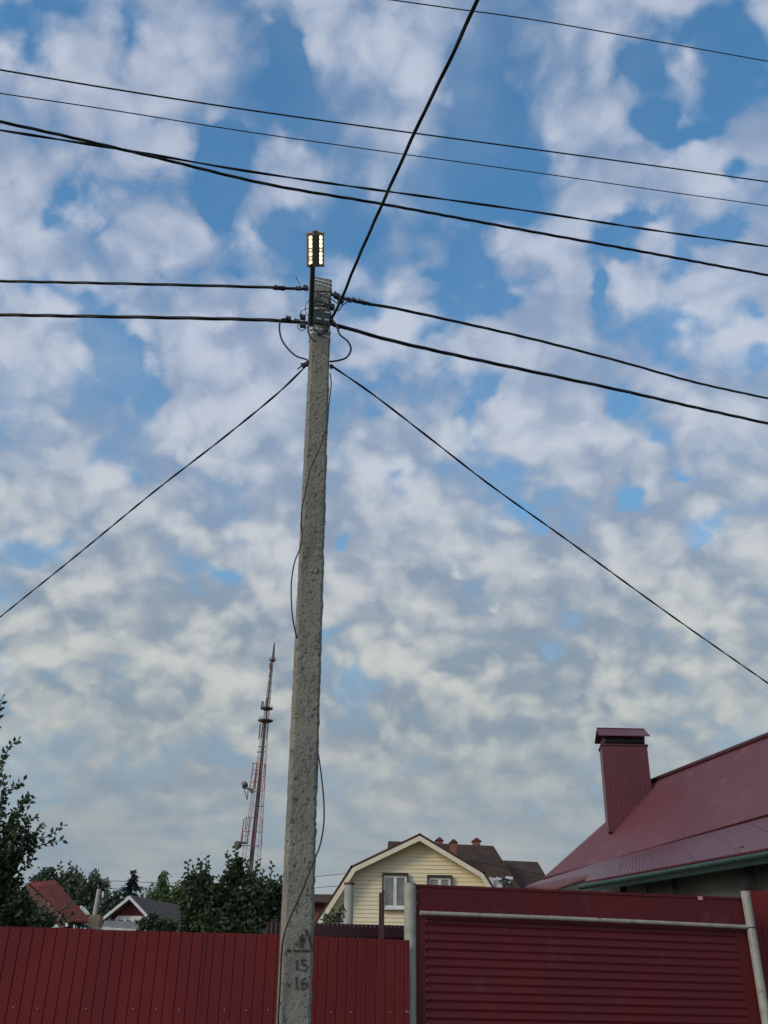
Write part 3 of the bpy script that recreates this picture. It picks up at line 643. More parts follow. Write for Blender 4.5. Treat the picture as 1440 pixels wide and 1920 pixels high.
# the loose cable running down the pole
front = 7.06
run = [(619, 700, 7.10), (621, 718, 7.08), (619, 740, 7.08), (616, 765, 7.06), (613, 800, 7.02), (600, 838, 6.99), (585, 872, 6.99), (575, 910, 6.99), (570, 935, 6.99), (566, 955, 7.0), (565, 985, 7.02), (567, 1005, 7.04),
       (562, 1030, 7.04), (553, 1052, 7.04), (547, 1085, 7.04), (546, 1120, 7.04), (549, 1160, 7.04), (557, 1198, 7.10), (566, 1230, 7.30), (580, 1300, 7.36), (590, 1370, 7.36), (597, 1415, 7.2), (602, 1450, 7.08), (607, 1500, 7.04), (607, 1545, 7.02),
       (600, 1585, 7.0), (588, 1615, 6.99), (575, 1650, 6.98), (560, 1685, 6.98), (545, 1718, 6.98), (533, 1752, 6.98), (528, 1790, 7.02), (525, 1850, 7.04), (521, 1925, 7.05), (516, 2040, 7.08)]
pts = [U(*p) for p in run]; pts = spline(pts, 8)
mb = MB(); mb.tube(pts, .0058, 6); tag(mb.build('loose_cable', M['wire'], loc=pts[0]), 'loose thin cable bowing out and winding down the concrete pole', 'cable')

# ------------------------------------------------------------------ house on the right
def bil(a, b, c, d, u_, v_): return a.lerp(b, u_).lerp(d.lerp(c, u_), v_)
def wave_roof(mb, a, b, c, d, period, amp, nv=3, thick=.03):
    """a-b eave, d-c ridge, ribs running up the slope"""
    Ln = (b-a).length; nu = int(Ln/period*6); nrm = (b-a).cross(d-a).normalized()
    if nrm.z < 0: nrm = -nrm
    vs = []
    for j in range(nv+1):
        for i in range(nu+1):
            u_ = i/nu; p = bil(a, b, c, d, u_, j/nv); ph = (u_*Ln/period) % 1.0
            o = amp*(1 if ph < .35 else (1-(ph-.35)/.12 if ph < .47 else (0 if ph < .88 else (ph-.88)/.12)))
            vs.append(p+nrm*o)
    w = nu+1; mb.add(vs, [(j*w+i, j*w+i+1, (j+1)*w+i+1, (j+1)*w+i) for j in range(nv) for i in range(nu)])
    k_ = 1
    while amp < .006 and k_*1.1 < Ln:          # overlap of neighbouring sheets
        u_ = k_*1.1/Ln; mb.tube([bil(a, b, c, d, u_, v_)+nrm*(amp+.004) for v_ in (0.003, .5, .997)], .0045, 4); k_ += 1
    mb.add([p-nrm*thick for p in vs[:w]]+vs[:w], [(i, i+1, w+i+1, w+i) for i in range(w-1)])
EA, EB = U(1440, 1590, 15.0), U(1096, 1653, 19.6)
SA, SB = U(1440, 1524, 19.2), U(1017, 1643, 29.8)
RA, RB = U(1440, 1382, 22.4), U(1221, 1468, 27.8)
def ext(p, q, L_): return p + (p-q).normalized()*L_
EA2 = ext(EA, EB, 7); SA2 = ext(SA, SB, 7); RA2 = ext(RA, RB, 7)
rh = thing('house', (EA.x, EA.y+4, 0), 'house with a big wine red metal roof and green gutter at the right', 'house')
up3 = Vector((0, 0, 1))
mb = MB(); wave_roof(mb, SB-Vector((0, 0, .06)), SA2, RA2, RB, .115, .008, 4); roof = mb.build('roof', M['roof_red'], rh)
# hip side left of the chimney
CH = U(1143, 1536, 28.6)
mb = MB(); mb.add([SB-Vector((0, 0, .06)), RB, RB+Vector((3, 6, -2.0)), SB+Vector((2.5, 5, -1))], [(0, 1, 2, 3)]); mb.add([SB, CH, RB], [(0, 1, 2)]); mb.build('roof_end', M['roof_red'], rh)
mb = MB(); bk = [RB, RA2, RA2+Vector((7, 2.5, -3.6)), RB+Vector((7, 2.5, -3.6))]; mb.add(bk, [(0, 1, 2, 3)]); mb.build('rear_roof', M['roof_red'], rh)
mb = MB(); mb.tube([RB+up3*.05, RA+up3*.05, RA2+up3*.05], .07, 8); mb.build('ridge_cap', M['gate_dark'], rh)
# lower roof section, a step below
dn = Vector((0, 0, -.10))
LB = U(985, 1662, 29.2); LE = U(1062, 1663, 22.5)
mb = MB(); wave_roof(mb, EB, EA2, SA2+dn, U(1125, 1612, 26.3)+dn*.5, .115, .005, 4); mb.build('lower_roof', M['roof_red'], rh)
mb = MB(); w1 = U(1125, 1612, 26.3)+dn*.5
mb.slab([SB+dn, LB, U(1040, 1665, 25.5), U(1128, 1634, 21.5), w1], (0, 0, -.05)); mb.build('lower_roof_end', M['roof_red'], rh)
mb = MB(); a = U(1040, 1665, 25.6)-up3*.07; b = U(1128, 1636, 21.6)-up3*.07; mb.slab([a, b, b-up3*.6, a-up3*.9], (.1, .1, 0)); mb.build('soffit', M['dark_metal'], rh)
mb = MB(); a = SB+Vector((.03, .05, -.04)); b = SA2+Vector((.03, .05, -.04)); mb.slab([a, b, b-up3*.34, a-up3*.16], (.02, .04, 0)); mb.build('step_board', M['dark_metal'], rh)
# eave trim with gutter
mb = MB(); g0, g1 = EB+Vector((-.12, -.12, -.12)), EA2+Vector((-.12, -.12, -.12)); mb.tube([g0, g1], .05, 10); mb.build('gutter', M['green_gutter'], rh)
mb = MB(); ofs = Vector((.15, .22, 0)); mb.slab([EB+ofs-up3*.05, EA2+ofs-up3*.05, EA2+ofs-up3*.20, EB+ofs-up3*.16], (.03, .05, 0)); mb.build('fascia', M['green_gutter'], rh)
wo_ = Vector((.55, .95, 0)); wa = EB+wo_; wb = EA2+wo_
mb = MB(); mb.slab([Vector((wa.x, wa.y, wa.z+.2)), Vector((wb.x, wb.y, wb.z+.2)), Vector((wb.x, wb.y, 0)), Vector((wa.x, wa.y, 0))], (.1, .15, 0)); mb.build('wall', M['grey_wall'], rh)
mb = MB(); x0 = U(985, 1700, 27); mb.slab([Vector((x0.x, 27.2, 2.6)), Vector((wa.x, wa.y, 2.6)), Vector((wa.x, wa.y, 0)), Vector((x0.x, 27.2, 0))], (.1, .15, 0)); mb.build('end_wall', M['grey_wall'], rh)
def wallpt(px, py, off=0.0):
    t = (wb-wa); t.z = 0; t.normalize(); nn = Vector((t.y, -t.x, 0)); nn = -nn if nn.y > 0 else nn; d = ray(px, py); return CAM + d*((wa+nn*off-CAM).dot(nn)/d.dot(nn))
for (px, y0, y1, w) in ((1397, 1600, 1700, .16), (1260, 1636, 1700, .12), (1166, 1655, 1700, .14)):
    p = wallpt(px, y0, .28); q = Vector((p.x, p.y, 0)); mb = MB(); mb.box((p.x, p.y, p.z/2+.05), (w, w, p.z+.1)); mb.build('post', M['dark_metal'], rh)
mb = MB(); a = wallpt(1172, 1661, .05); b = wallpt(1211, 1659, .05); mb.slab([a, b, b-up3*.9, a-up3*.9], (0, .03, 0)); mb.build('pale_panel', M['pale_panel'], rh)
# chimney (metal-clad)
cb = U(1176, 1398, 27.0)
ch = MB()
def cq(px, py, Y): return U(px, py, Y)
C0 = [cq(1128, 1396, 27.2), cq(1213, 1398, 27.2)]; C1 = [cq(1142, 1560, 27.2), cq(1226, 1520, 27.2)]
a, b = C0; c_, d_ = C1[1], C1[0]; c_ = Vector((c_.x, c_.y, d_.z))
dep = Vector((.1, .75, 0))
nS = 11; vs = []
for i in range(nS*4+1):
    q = i/(nS*4); o = -.0025 if (i % 4) in (0, 1) else 0.0
    vs += [a.lerp(b, q)+Vector((0, o, 0)), d_.lerp(c_, q)+Vector((0, o, 0))]
ch.add(vs, [(2*i, 2*i+1, 2*i+3, 2*i+2) for i in range(nS*4)])
ch.hexa([d_+Vector((0, .01, 0)), c_+Vector((0, .01, 0)), c_+dep, d_+dep, a+Vector((0, .01, 0)), b+Vector((0, .01, 0)), b+dep, a+dep])
chimney = ch.build('chimney', M['roof_chim'], roof)
chimney['_w'] = roof['_w']
mb = MB(); mb.hexa([a+Vector((-.03, -.03, -.02)), b+Vector((.03, -.03, -.02)), b+dep+Vector((.03, .03, -.02)), a+dep+Vector((-.03, .03, -.02)), a+Vector((-.03, -.03, .03)), b+Vector((.03, -.03, .03)), b+dep+Vector((.03, .03, .03)), a+dep+Vector((-.03, .03, .03))])
mb.build('chimney_rim', M['gate_dark'], rh)
mb = MB(); hz = Vector((0, 0, .24))
for p in (a+Vector((.06, .03, 0)), b+Vector((-.06, .03, 0)), a+dep+Vector((.06, -.03, 0)), b+dep-Vector((.06, .03, 0))): mb = MB(); mb.tube([p, p+hz+up3*.05], .018, 6); mb.build('cowl_leg', M['gate_dark'], rh)
mb = MB(); t0 = a+hz+Vector((-.10, -.14, 0)); t1 = b+hz+Vector((.10, -.14, 0)); r0 = (a+dep*.5)+hz+Vector((-.06, 0, .34)); r1 = (b+dep*.5)+hz+Vector((.04, 0, .34)); k0 = a+dep+hz+Vector((-.10, .14, 0)); k1 = b+dep+hz+Vector((.10, .14, 0))
mb.slab([t0, t1, r1, r0], (0, .02, .03)); mb.slab([r0, r1, k1, k0], (0, -.02, .03)); mb.build('cowl', M['roof_red'], rh)
mb = MB(); mb.box(((a+b)/2+dep*.5+hz*.78), ((b-a).length*.86, .5, .12)); mb.build('cowl_core', M['dark_metal'], rh)

# ------------------------------------------------------------------ yellow gambrel house
YD = 30.0
yh = thing('house', (U(786, 1700, YD).x, YD, 0), 'pale yellow clapboard house with a brown gambrel roof', 'house')
pk_, kl, kr, el = U(787, 1567, YD), U(661, 1627, YD), U(906, 1638, YD), U(588, 1740, YD)
er = kr + Vector((-(el-kl).x*.98, 0, (el-kl).z))
depv = Vector((-.95, 9.0, 0)); ov = Vector((.03, .42, 0))
outl = [el, kl, pk_, kr, er]
ins = [p+ov for p in (el+Vector((.05, 0, 0)), kl+Vector((.03, 0, -.05)), pk_+Vector((0, 0, -.06)), kr+Vector((-.03, 0, -.05)), er+Vector((-.05, 0, 0)))]
# siding: clapboards, each board a strip leaning out at its foot
sd = MB(); bh = .118; z = ins[0].z - 3.2
def width_at(z):
    xs = []
    P = ins
    if z <= P[0].z: return P[0].x+.35, P[4].x-.35
    for i in range(4):
        a, b = P[i], P[i+1]
        if min(a.z, b.z) <= z <= max(a.z, b.z) and abs(a.z-b.z) > 1e-6: xs.append(a.x+(b.x-a.x)*(z-a.z)/(b.z-a.z))
    return (min(xs), max(xs)) if len(xs) > 1 else None
yw = YD+.42
while True:
    w0 = width_at(z); w1_ = width_at(z+bh)
    if not w0: break
    if not w1_: w1_ = ((w0[0]+w0[1])/2, (w0[0]+w0[1])/2)
    sd.add([(w0[0], yw-.022, z), (w0[1], yw-.022, z), (w1_[1], yw-.0, z+bh), (w1_[0], yw-.0, z+bh)], [(0, 1, 2, 3)])
    sd.add([(w0[0], yw-.022, z), (w0[1], yw-.022, z), (w0[1], yw+.01, z), (w0[0], yw+.01, z)], [(3, 2, 1, 0)])
    z += bh
    if z > pk_.z: break
sd.build('wall', M['siding'], yh)
mb = MB(); lo = [Vector((ins[0].x+.35, yw+.05, 0)), Vector((ins[4].x-.35, yw+.05, 0))]; mb.slab([lo[0], lo[1], Vector((lo[1].x, yw+.05, ins[0].z)), Vector((lo[0].x, yw+.05, ins[0].z))], depv*.9)
mb.build('body', M['siding'], yh)
for (nm, p, q) in (('roof', el, kl), ('roof', kl, pk_), ('roof', pk_, kr), ('roof', kr, er)):
    d = (q-p).normalized(); nn = Vector((-d.z, 0, d.x)); mb = MB(); mb.slab([p-d*.04, q+d*.04, q+d*.04+nn*.07, p-d*.04+nn*.07], depv); mb.build(nm, M['brown_roof'], yh)
for (p, j, q) in ((el, kl, pk_), (kl, pk_, kr), (pk_, kr, er)):
    d1 = (j-p).normalized(); d2 = (q-j).normalized(); n1 = Vector((-d1.z, 0, d1.x)); n2 = Vector((-d2.z, 0, d2.x))
    mb = MB(); mb.slab([j, j+n1*.072, j+(n1+n2).normalized()*.078, j+n2*.072], depv); mb.build('roof_joint', M['brown_roof'], yh)
def offs(i, dist):        # outline corner moved inwards so that neighbouring boards meet in a mitre
    P = outl; ns = []
    for j in (i-1, i):
        if 0 <= j < 4: d = (P[j+1]-P[j]).normalized(); ns.append(Vector((-d.z, 0, d.x)))
    m_ = sum(ns, Vector()).normalized(); return P[i] - m_*dist/m_.dot(ns[0])
for i in range(4):
    q_ = Vector((0, -.02, 0)); mb = MB(); mb.slab([offs(i, .135)+q_, offs(i+1, .135)+q_, offs(i+1, .004)+q_, offs(i, .004)+q_], (0, .05, 0)); mb.build('fascia', M['cream'], yh)
    mb = MB(); q_ = Vector((0, .032, 0)); mb.slab([offs(i, .04)+q_, offs(i+1, .04)+q_, offs(i+1, .015)+q_, offs(i, .015)+q_], (0, .40, 0)); mb.build('soffit', M['cream'], yh)
def window(x0, y0, x1, y1, parent, Yp, mull=1, frame='white', deep=.06, trim='wood_dark', sash_line=None):
    a = U(x0, y0, Yp); b = U(x1, y1, Yp); X0, X1, Z1, Z0 = a.x, b.x, a.z, b.z; fw = .07
    mb = MB()
    for (c0, c1_, d0_, d1_) in ((X0-.04, X1+.04, Z1, Z1+.06), (X0-.04, X0, Z0, Z1), (X1, X1+.04, Z0, Z1)):
        mb.box(((c0+c1_)/2, Yp-.06, (d0_+d1_)/2), (c1_-c0, .12, d1_-d0_))
    w = mb.build('window', M[trim], parent)
    mb = MB()
    for (c0, c1_, d0_, d1_) in ((X0, X1, Z1-fw, Z1), (X0, X1, Z0, Z0+fw), (X0, X0+fw, Z0+fw, Z1-fw), (X1-fw, X1, Z0+fw, Z1-fw)):
        mb.box(((c0+c1_)/2, Yp-.03, (d0_+d1_)/2), (c1_-c0, .05, d1_-d0_))
    for i in range(mull): xm = X0+(X1-X0)*(i+1)/(mull+1); mb.box((xm, Yp-.032, (Z0+Z1)/2), (.10, .05, Z1-Z0-2*fw))
    mb.build('frame', M[frame], w)
    mb = MB(); mb.box(((X0+X1)/2, Yp-.012, (Z0+Z1)/2), (X1-X0, .02, Z1-Z0)); mb.build('pane', M['glass'], w)
    mb = MB(); mb.box(((X0+X1)/2, Yp-.08, Z0-.03), (X1-X0+.16, .14, .05)); mb.build('sill', M['white'], w)
window(719, 1641, 763, 1703, yh, yw-.03); window(803, 1645, 846, 1706, yh, yw-.03)

# ------------------------------------------------------------------ brown roofed houses behind
BD = 48.0
bh_ = thing('house', (U(850, 1700, BD).x, BD, 0), 'big dark brown roofed house with brick chimneys behind the yellow house', 'house')
r = [U(728, 1577, BD), U(760, 1578, BD), U(822, 1583, BD+.5), U(925, 1586, BD+2), U(955, 1622, BD-.5), U(975, 1670, BD-3), U(975, 1760, BD-3), U(728, 1760, BD-3)]
mb = MB(); mb.slab([U(728, 1577, BD), U(925, 1586, BD+1.5), U(985, 1680, BD-3), U(985, 1700, BD-3), U(715, 1700, BD-3)], (0, .2, -.1)); rf = mb.build('roof', M['brown_far'], bh_)
mb = MB(); mb.slab([U(925, 1586, BD+1.5)+Vector((0, .22, 0)), U(985, 1680, BD-3)+Vector((0, .22, 0)), U(985, 1690, BD+8), U(925, 1640, BD+8)], (-.1, 0, -.1)); mb.build('roof_end', M['brown_far'], bh_)
mb = MB(); a = U(728, 1577, BD); mb.slab([a+Vector((-.12, -.1, 0)), a+Vector((.02, -.1, 0)), a+Vector((-.35, -.1, -.8)), a+Vector((-.5, -.1, -.8))], (0, .05, 0)); mb.build('bargeboard', M['white'], bh_)
mb = MB(); a = U(735, 1690, BD-2); b = U(975, 1690, BD-2); mb.hexa([Vector((a.x, a.y, 0)), Vector((b.x, b.y, 0)), Vector((b.x, b.y+8, 0)), Vector((a.x, a.y+8, 0)), Vector((a.x, a.y, 3.4)), Vector((b.x, b.y, 3.4)), Vector((b.x, b.y+8, 3.0)), Vector((a.x, a.y+8, 3.0))]); mb.build('wall', M['brick'], bh_)
for (x0, x1, y0, y1, Y) in ((818, 830, 1576, 1590, BD+1.6), (845, 857, 1580, 1612, BD-1.6), (887, 901, 1577, 1590, BD+1.8)):
    a = U(x0, y0, Y); b = U(x1, y1, Y); mb = MB(); mb.hexa([(a.x, Y, b.z-.3), (b.x, Y, b.z-.3), (b.x, Y+.5, b.z-.3), (a.x, Y+.5, b.z-.3), (a.x, Y, a.z), (b.x, Y, a.z), (b.x, Y+.5, a.z), (a.x, Y+.5, a.z)]); cc = mb.build('chimney', M['brick'], bh_)
    mb = MB(); x_ = (a.x+b.x)/2; w = (b.x-a.x)/2+.07; mb.slab([(x_-w, Y-.06, a.z+.002), (x_+w, Y-.06, a.z+.002), (x_+.04, Y-.06, a.z+.16), (x_-.04, Y-.06, a.z+.16)], (0, .62, 0)); mb.build('chimney_cap', M['roof_chim'], cc)
bh2 = thing('house', (U(985, 1700, BD+3).x, BD+5, 0), 'lower dark brown hipped roof house beside the wine red roof', 'house')
D2 = BD+4
mb = MB(); mb.slab([U(940, 1613, D2), U(1008, 1616, D2), U(1040, 1670, D2-4), U(1040, 1690, D2-4), U(930, 1690, D2-4)], (0, .2, -.1)); mb.build('roof', M['brown_far'], bh2)
mb = MB(); mb.add([U(1008, 1616, D2), U(1040, 1670, D2-4), U(1040, 1672, D2+5)], [(0, 1, 2)]); mb.build('roof_end', M['brown_far'], bh2)
mb = MB(); a = U(945, 1690, D2-3); b = U(1035, 1690, D2-3); mb.hexa([Vector((a.x, a.y, 0)), Vector((b.x, b.y, 0)), Vector((b.x, b.y+6, 0)), Vector((a.x, a.y+6, 0)), Vector((a.x, a.y, 3.2)), Vector((b.x, b.y, 3.2)), Vector((b.x, b.y+6, 3.)), Vector((a.x, a.y+6, 3.))]); mb.build('wall', M['brick'], bh2)
mb = MB(); mb.tube([U(868, 1612, 46), U(960, 1628, 46), U(1060, 1650, 46)], .02, 5); tag(mb.build('far_wire', M['wire'], loc=U(960, 1628, 46)), 'thin wire crossing in front of the dark brown roofs', 'cable')
# white flue fittings seen over the gate
fl = thing('flue_pipes', (U(936, 1660, 34).x, 34, 0), 'cluster of white flue pipes and grey box poking above the gate', 'flue')
mb = MB(); a = U(926, 1646, 34); b = U(940, 1665, 34); mb.hexa([(a.x, 34, b.z-1.5), (b.x, 34, b.z-1.5), (b.x, 34.3, b.z-1.5), (a.x, 34.3, b.z-1.5), (a.x-.08, 34, a.z), (b.x+.04, 34, a.z), (b.x+.04, 34.3, a.z), (a.x-.08, 34.3, a.z)]); mb.build('cowl', M['white'], fl)
mb = MB(); a = U(939, 1651, 34.2); b = U(948, 1665, 34.2); mb.hexa([(a.x, 34.2, 0), (b.x, 34.2, 0), (b.x, 34.6, 0), (a.x, 34.6, 0), (a.x, 34.2, a.z), (b.x, 34.2, a.z), (b.x, 34.6, a.z), (a.x, 34.6, a.z)]); mb.build('box', M['slate'], fl)
for (ps, r_) in (([U(916, 1648, 34), U(922, 1652, 34), U(924, 1668, 34)], .10), ([U(930, 1647, 33.9), U(938, 1651, 33.9)], .06), ([U(948, 1647, 33.9), U(961, 1648, 33.9)], .07), ([U(956, 1648, 33.9), U(955, 1656, 33.9)], .05)):
    mb = MB(); mb.tube(ps, r_, 8); mb.build('pipe', M['white'], fl)
mb = MB(); mb.tube([U(936, 1652, 33.8), U(947, 1648, 33.8), U(956, 1651, 33.8)], .025, 6); mb.tube([U(949, 1656, 33.9), U(960, 1658, 33.9), U(960, 1668, 33.9)], .03, 6); mb.build('cord', M['black'], fl)
# small red brick house just right of the pole
sh = thing('house', (U(598, 1700, 40).x, 40, 0), 'small brick house with dark roof glimpsed right of the pole', 'house')
mb = MB(); mb.slab([U(560, 1676, 41), U(625, 1677, 41), U(625, 1692, 39.5), U(560, 1691, 39.5)], (0, .1, -.08)); mb.build('roof', M['brown_far'], sh)
mb = MB(); a = U(564, 1690, 40); b = U(620, 1690, 40); mb.hexa([(a.x, 40, 0), (b.x, 40, 0), (b.x, 45, 0), (a.x, 45, 0), (a.x, 40, a.z+.1), (b.x, 40, a.z+.1), (b.x, 45, a.z-.1), (a.x, 45, a.z-.1)]); mb.build('wall', M['brick'], sh)

# ------------------------------------------------------------------ houses on the left
lh = thing('house', (U(80, 1700, 20).x, 21, 0), 'old timber house with a faded red sheet roof behind the left tree', 'house')
A_, B_, C_, D_ = U(50, 1657, 20), U(100, 1651, 25), U(170, 1730, 22.5), U(122, 1728, 18.5)
mb = MB(); wave_roof(mb, D_, C_, B_, A_, .5, .035, 3); mb.build('roof', M['roof_old'], lh)
apl = U(-40, 1745, 18.5)
mb = MB(); back_ = B_-A_; mb.slab([A_, A_+back_, apl+back_, apl], (0, 0, -.06)); mb.build('rear_roof', M['roof_old'], lh)
dd = (D_-A_).normalized(); mb = MB(); mb.slab([A_+Vector((0, -.03, .02)), D_+Vector((0, -.03, .02)), D_+Vector((0, -.03, -.16)), A_+Vector((0, -.03, -.18))], (0, .04, 0)); mb.build('bargeboard', M['wood'], lh)
gA_ = A_+Vector((.05, .5, -.2)); gD = D_+Vector((-.5, .55, -.12)); gL_ = apl+Vector((.5, .55, -.1))
mb = MB(); mb.slab([gA_, gD, Vector((gD.x, gD.y, 0)), Vector((gL_.x, gL_.y, 0)), gL_], (.1, .12, 0)); mb.build('wall', M['wood'], lh)
mb = MB(); e0 = D_+Vector((-.35, .3, -.1)); e1 = C_+Vector((-.35, -.2, -.1)); mb.slab([e0, e1, Vector((e1.x, e1.y, 0)), Vector((e0.x, e0.y, 0))], (-.1, 0, 0)); mb.build('side_wall', M['wood'], lh)
# low grey roof with beige brick chimney and pipe
ls = thing('shed', (U(150, 1730, 22).x, 22, 0), 'low shed with a grey slate roof between the two left houses', 'shed')
mb = MB(); mb.slab([U(118, 1722, 21.6), U(190, 1742, 20.6), U(190, 1736, 24), U(135, 1716, 24)], (0, 0, -.06)); mb.build('roof', M['slate'], ls)
mb = MB(); a = U(120, 1730, 22); b = U(190, 1745, 22); mb.hexa([(a.x, 21.8, 0), (b.x, 21.8, 0), (b.x, 24, 0), (a.x, 24, 0), (a.x, 21.8, a.z-.1), (b.x, 21.8, b.z-.1), (b.x, 24, b.z-.1), (a.x, 24, a.z-.1)]); mb.build('wall', M['wood'], ls)
a = U(167, 1715, 21.2); b = U(184, 1745, 21.2)
mb = MB(); mb.hexa([(a.x, 21.2, 0), (b.x, 21.2, 0), (b.x, 21.5, 0), (a.x, 21.5, 0), (a.x+.01, 21.2, a.z), (b.x-.01, 21.2, a.z), (b.x-.01, 21.5, a.z), (a.x+.01, 21.5, a.z)])
chm = thing('brick_chimney', (a.x, 21.2, 0), 'beige brick chimney with a pale pipe on top beside the grey shed roof', 'chimney')
mb.build('stack', M['beige_brick'], chm)
p0 = U(177, 1716, 21.35); mb = MB(); mb.tube([p0, p0+Vector((.02, 0, .52))], .046, 12); mb.build('pipe', M['asbestos'], chm)
# white gabled cottage
wd = 30.0
wh = thing('house', (U(240, 1700, wd).x, wd, 0), 'small cottage with white edged gable and maroon boards at the left', 'house')
ap, l_, r_ = U(243, 1684, wd), U(187, 1729, wd), U(292, 1737, wd)
dv = Vector((1.6, 6, 0))
for (p, q) in ((ap, l_), (ap, r_)):
    mb = MB(); mb.slab([p, q, q+dv, p+dv], (0, 0, .09)); mb.build('roof', M['tile_grey'], wh)
    mb = MB(); mb.slab([p+Vector((0, -.03-.004*(q is r_), .07)), q+Vector((0, -.03-.004*(q is r_), .07)), q+Vector((0, -.03-.004*(q is r_), -.03)), p+Vector((0, -.03-.004*(q is r_), -.03))], (0, .05, 0)); mb.build('bargeboard', M['white'], wh)
i = Vector((0, .3, -.1))
mb = MB(); zc = U(243, 1716, wd).z; fx = (ap.z-zc)/(ap.z-l_.z)
la_, ra_ = ap.lerp(l_, fx)+i, ap.lerp(r_, (ap.z-zc)/(ap.z-r_.z))+i; mb.slab([ap+i, la_, ra_], (0, .1, 0)); mb.build('gable_boards', M['gate'], wh)
mb = MB(); mb.slab([la_+Vector((0, 0, -.004)), ra_+Vector((0, 0, -.004)), Vector((r_.x-.3, r_.y+.3, 0)), Vector((l_.x+.2, l_.y+.3, 0))], (0, .1, 0)); mb.build('wall', M['pale_panel'], wh)
a = la_ ; mb = MB(); mb.slab([Vector((l_.x+.45, wd+.27, zc)), Vector((r_.x-.3, wd+.27, zc)), Vector((r_.x-.3, wd+.27, zc-.12)), Vector((l_.x+.35, wd+.27, zc-.12))], (0, .03, 0)); mb.build('lintel', M['white'], wh)
for px in (205, 220, 235, 250, 262):
    p = U(px, 1718, wd+.2); mb = MB(); mb.box((p.x, wd+.24, zc-.25), (.09, .05, .36)); mb.build('window_post', M['white'], wh)
mb = MB(); p = U(190, 1737, wd-2); q = U(262, 1742, wd-2); n_ = 13
for k in range(n_):
    c = p.lerp(q, (k+.5)/n_); mb.box((c.x, c.y-.02, c.z-.06), (.07, .04, .10))
mb.slab([p+Vector((0, 0, -.11)), q+Vector((0, 0, -.11)), q+Vector((0, 0, -.2)), p+Vector((0, 0, -.2))], (0, .05, 0)); mb.build('veranda_trim', M['white'], wh)
mb = MB(); mb.slab([p+Vector((0, .1, 0)), q+Vector((0, .1, 0)), U(262, 1728, wd-.2), U(196, 1726, wd-.2)], (0, 0, -.03)); mb.build('veranda_roof', M['slate'], wh)
c = U(274, 1668, 33); mb = MB(); mb.tube([(c.x-.02, 33, 0), (c.x, 33, c.z)], .055, 10); tag(mb.build('vent_pipe', M['asbestos'], loc=(c.x, 33, 0)), 'slim pale vent pipe right of the white edged gable', 'pipe')
c = U(150, 1706, 26); mb = MB(); mb.slab([U(150, 1697, 27), U(158, 1700, 27), U(168, 1712, 26), U(158, 1712, 26)], (0, 0, -.05)); tag(mb.build('far_roof', M['asbestos'], loc=c), 'scrap of pale roof between red roof and pipe chimney', 'roof')

# ------------------------------------------------------------------ lattice tower
TD = 250.0
tb = U(468, 1640, TD); tt = U(514, 1205, TD); tax = (tt-tb).normalized()
tbase = tb - tax*(tb.z/tax.z)
tw = thing('radio_tower', tbase, 'tall red and white lattice radio mast with dishes and round platforms', 'radio tower')
def TP(px, py, dy=0.0): return U(px, py, TD) + Vector((0, dy, 0))
def taxis(py): q = (py-1205)/(1640-1205); return 514+(468-514)*q
def half(py):       # half width in metres
    if py < 1240: return .2
    if py < 1352: return .28+(py-1240)/112*.45
    return .73+(py-1352)/290*1.75
def hpt(py, a):
    c = TP(taxis(py), py); h = half(py)*1.25; return c+Vector((h*math.cos(a), h*math.sin(a), 0))
angs = [R(40)+i*math.pi/2 for i in range(4)]
lv = [1240+i*14 for i in range(29)] + [1660, 1700, 1760, 1850]
for a in angs:
    mb = MB(); mb.tube([hpt(py, a) for py in lv], .075, 5); mb.build('leg', M['tower_pale'], tw)
mb = MB()
for i in range(len(lv)-1):
    for k in range(4):
        a, b = angs[k], angs[(k+1) % 4]
        mb.tube([hpt(lv[i], a), hpt(lv[i+1], b)], .022, 3, False); mb.tube([hpt(lv[i], b), hpt(lv[i+1], a)], .022, 3, False); mb.tube([hpt(lv[i], a), hpt(lv[i], b)], .026, 3, False)
mb.build('lattice', M['tower_pale'], tw)
mb = MB(); mb.tube([TP(taxis(py)+(2 if py > 1352 else 0), py) for py in (1239, 1352, 1500, 1640, 1850)], [.16, .24, .34, .40, .42], 6)
mb.tube([TP(taxis(py)-2, py) for py in (1352, 1500, 1640, 1850)], [.14, .2, .25, .27], 6); mb.build('cable_ladder', M['tower_dark'], tw)
mb = MB(); mb.tube([TP(511.5, 1240), TP(513.6, 1215), TP(514.5, 1204)], [.42, .28, .12], 6); mb.build('spire', M['tower_dark'], tw)
for (x, y, w) in ((511, 1238.5, .9), (500, 1329, 1.75), (498, 1352, 2.1)):
    c = TP(x, y); mb = MB(); mb.tube([c-Vector((0, 0, .32)), c, c+Vector((0, 0, .12))], [w*.6, w, w], 20); 
    for k in range(10): a = k*math.pi/5; mb.tube([c+Vector((w*math.cos(a), w*math.sin(a), 0)), c+Vector((w*math.cos(a), w*math.sin(a), .9))], .05, 3)
    mb.build('platform', M['tower_dark'], tw)
for (x0, y0, x1, y1, r_) in ((492, 1317, 491, 1333, .2), (495, 1316, 494, 1333, .13), (490, 1345, 489, 1355, .1), (489, 1358, 486, 1388, .17), (494, 1357, 490, 1385, .13), (503, 1357, 500, 1388, .13), (501, 1310, 500, 1330, .15), (507, 1245, 506, 1256, .16)):
    mb = MB(); mb.tube([TP(x0, y0, -1), TP(x1, y1, -1)], r_, 5); mb.build('antenna', M['tower_dark'], tw)
for (x0, x1, py) in ((505, 510, 1252), (503, 510, 1267), (502, 510, 1281), (501, 509, 1295), (499, 508, 1310), (484, 500, 1400), (481, 497, 1410), (476, 494, 1512)):
    mb = MB(); mb.tube([TP(x0, py), TP(x1, py)], .12, 4); mb.build('crossbar', M['tower_dark'], tw)
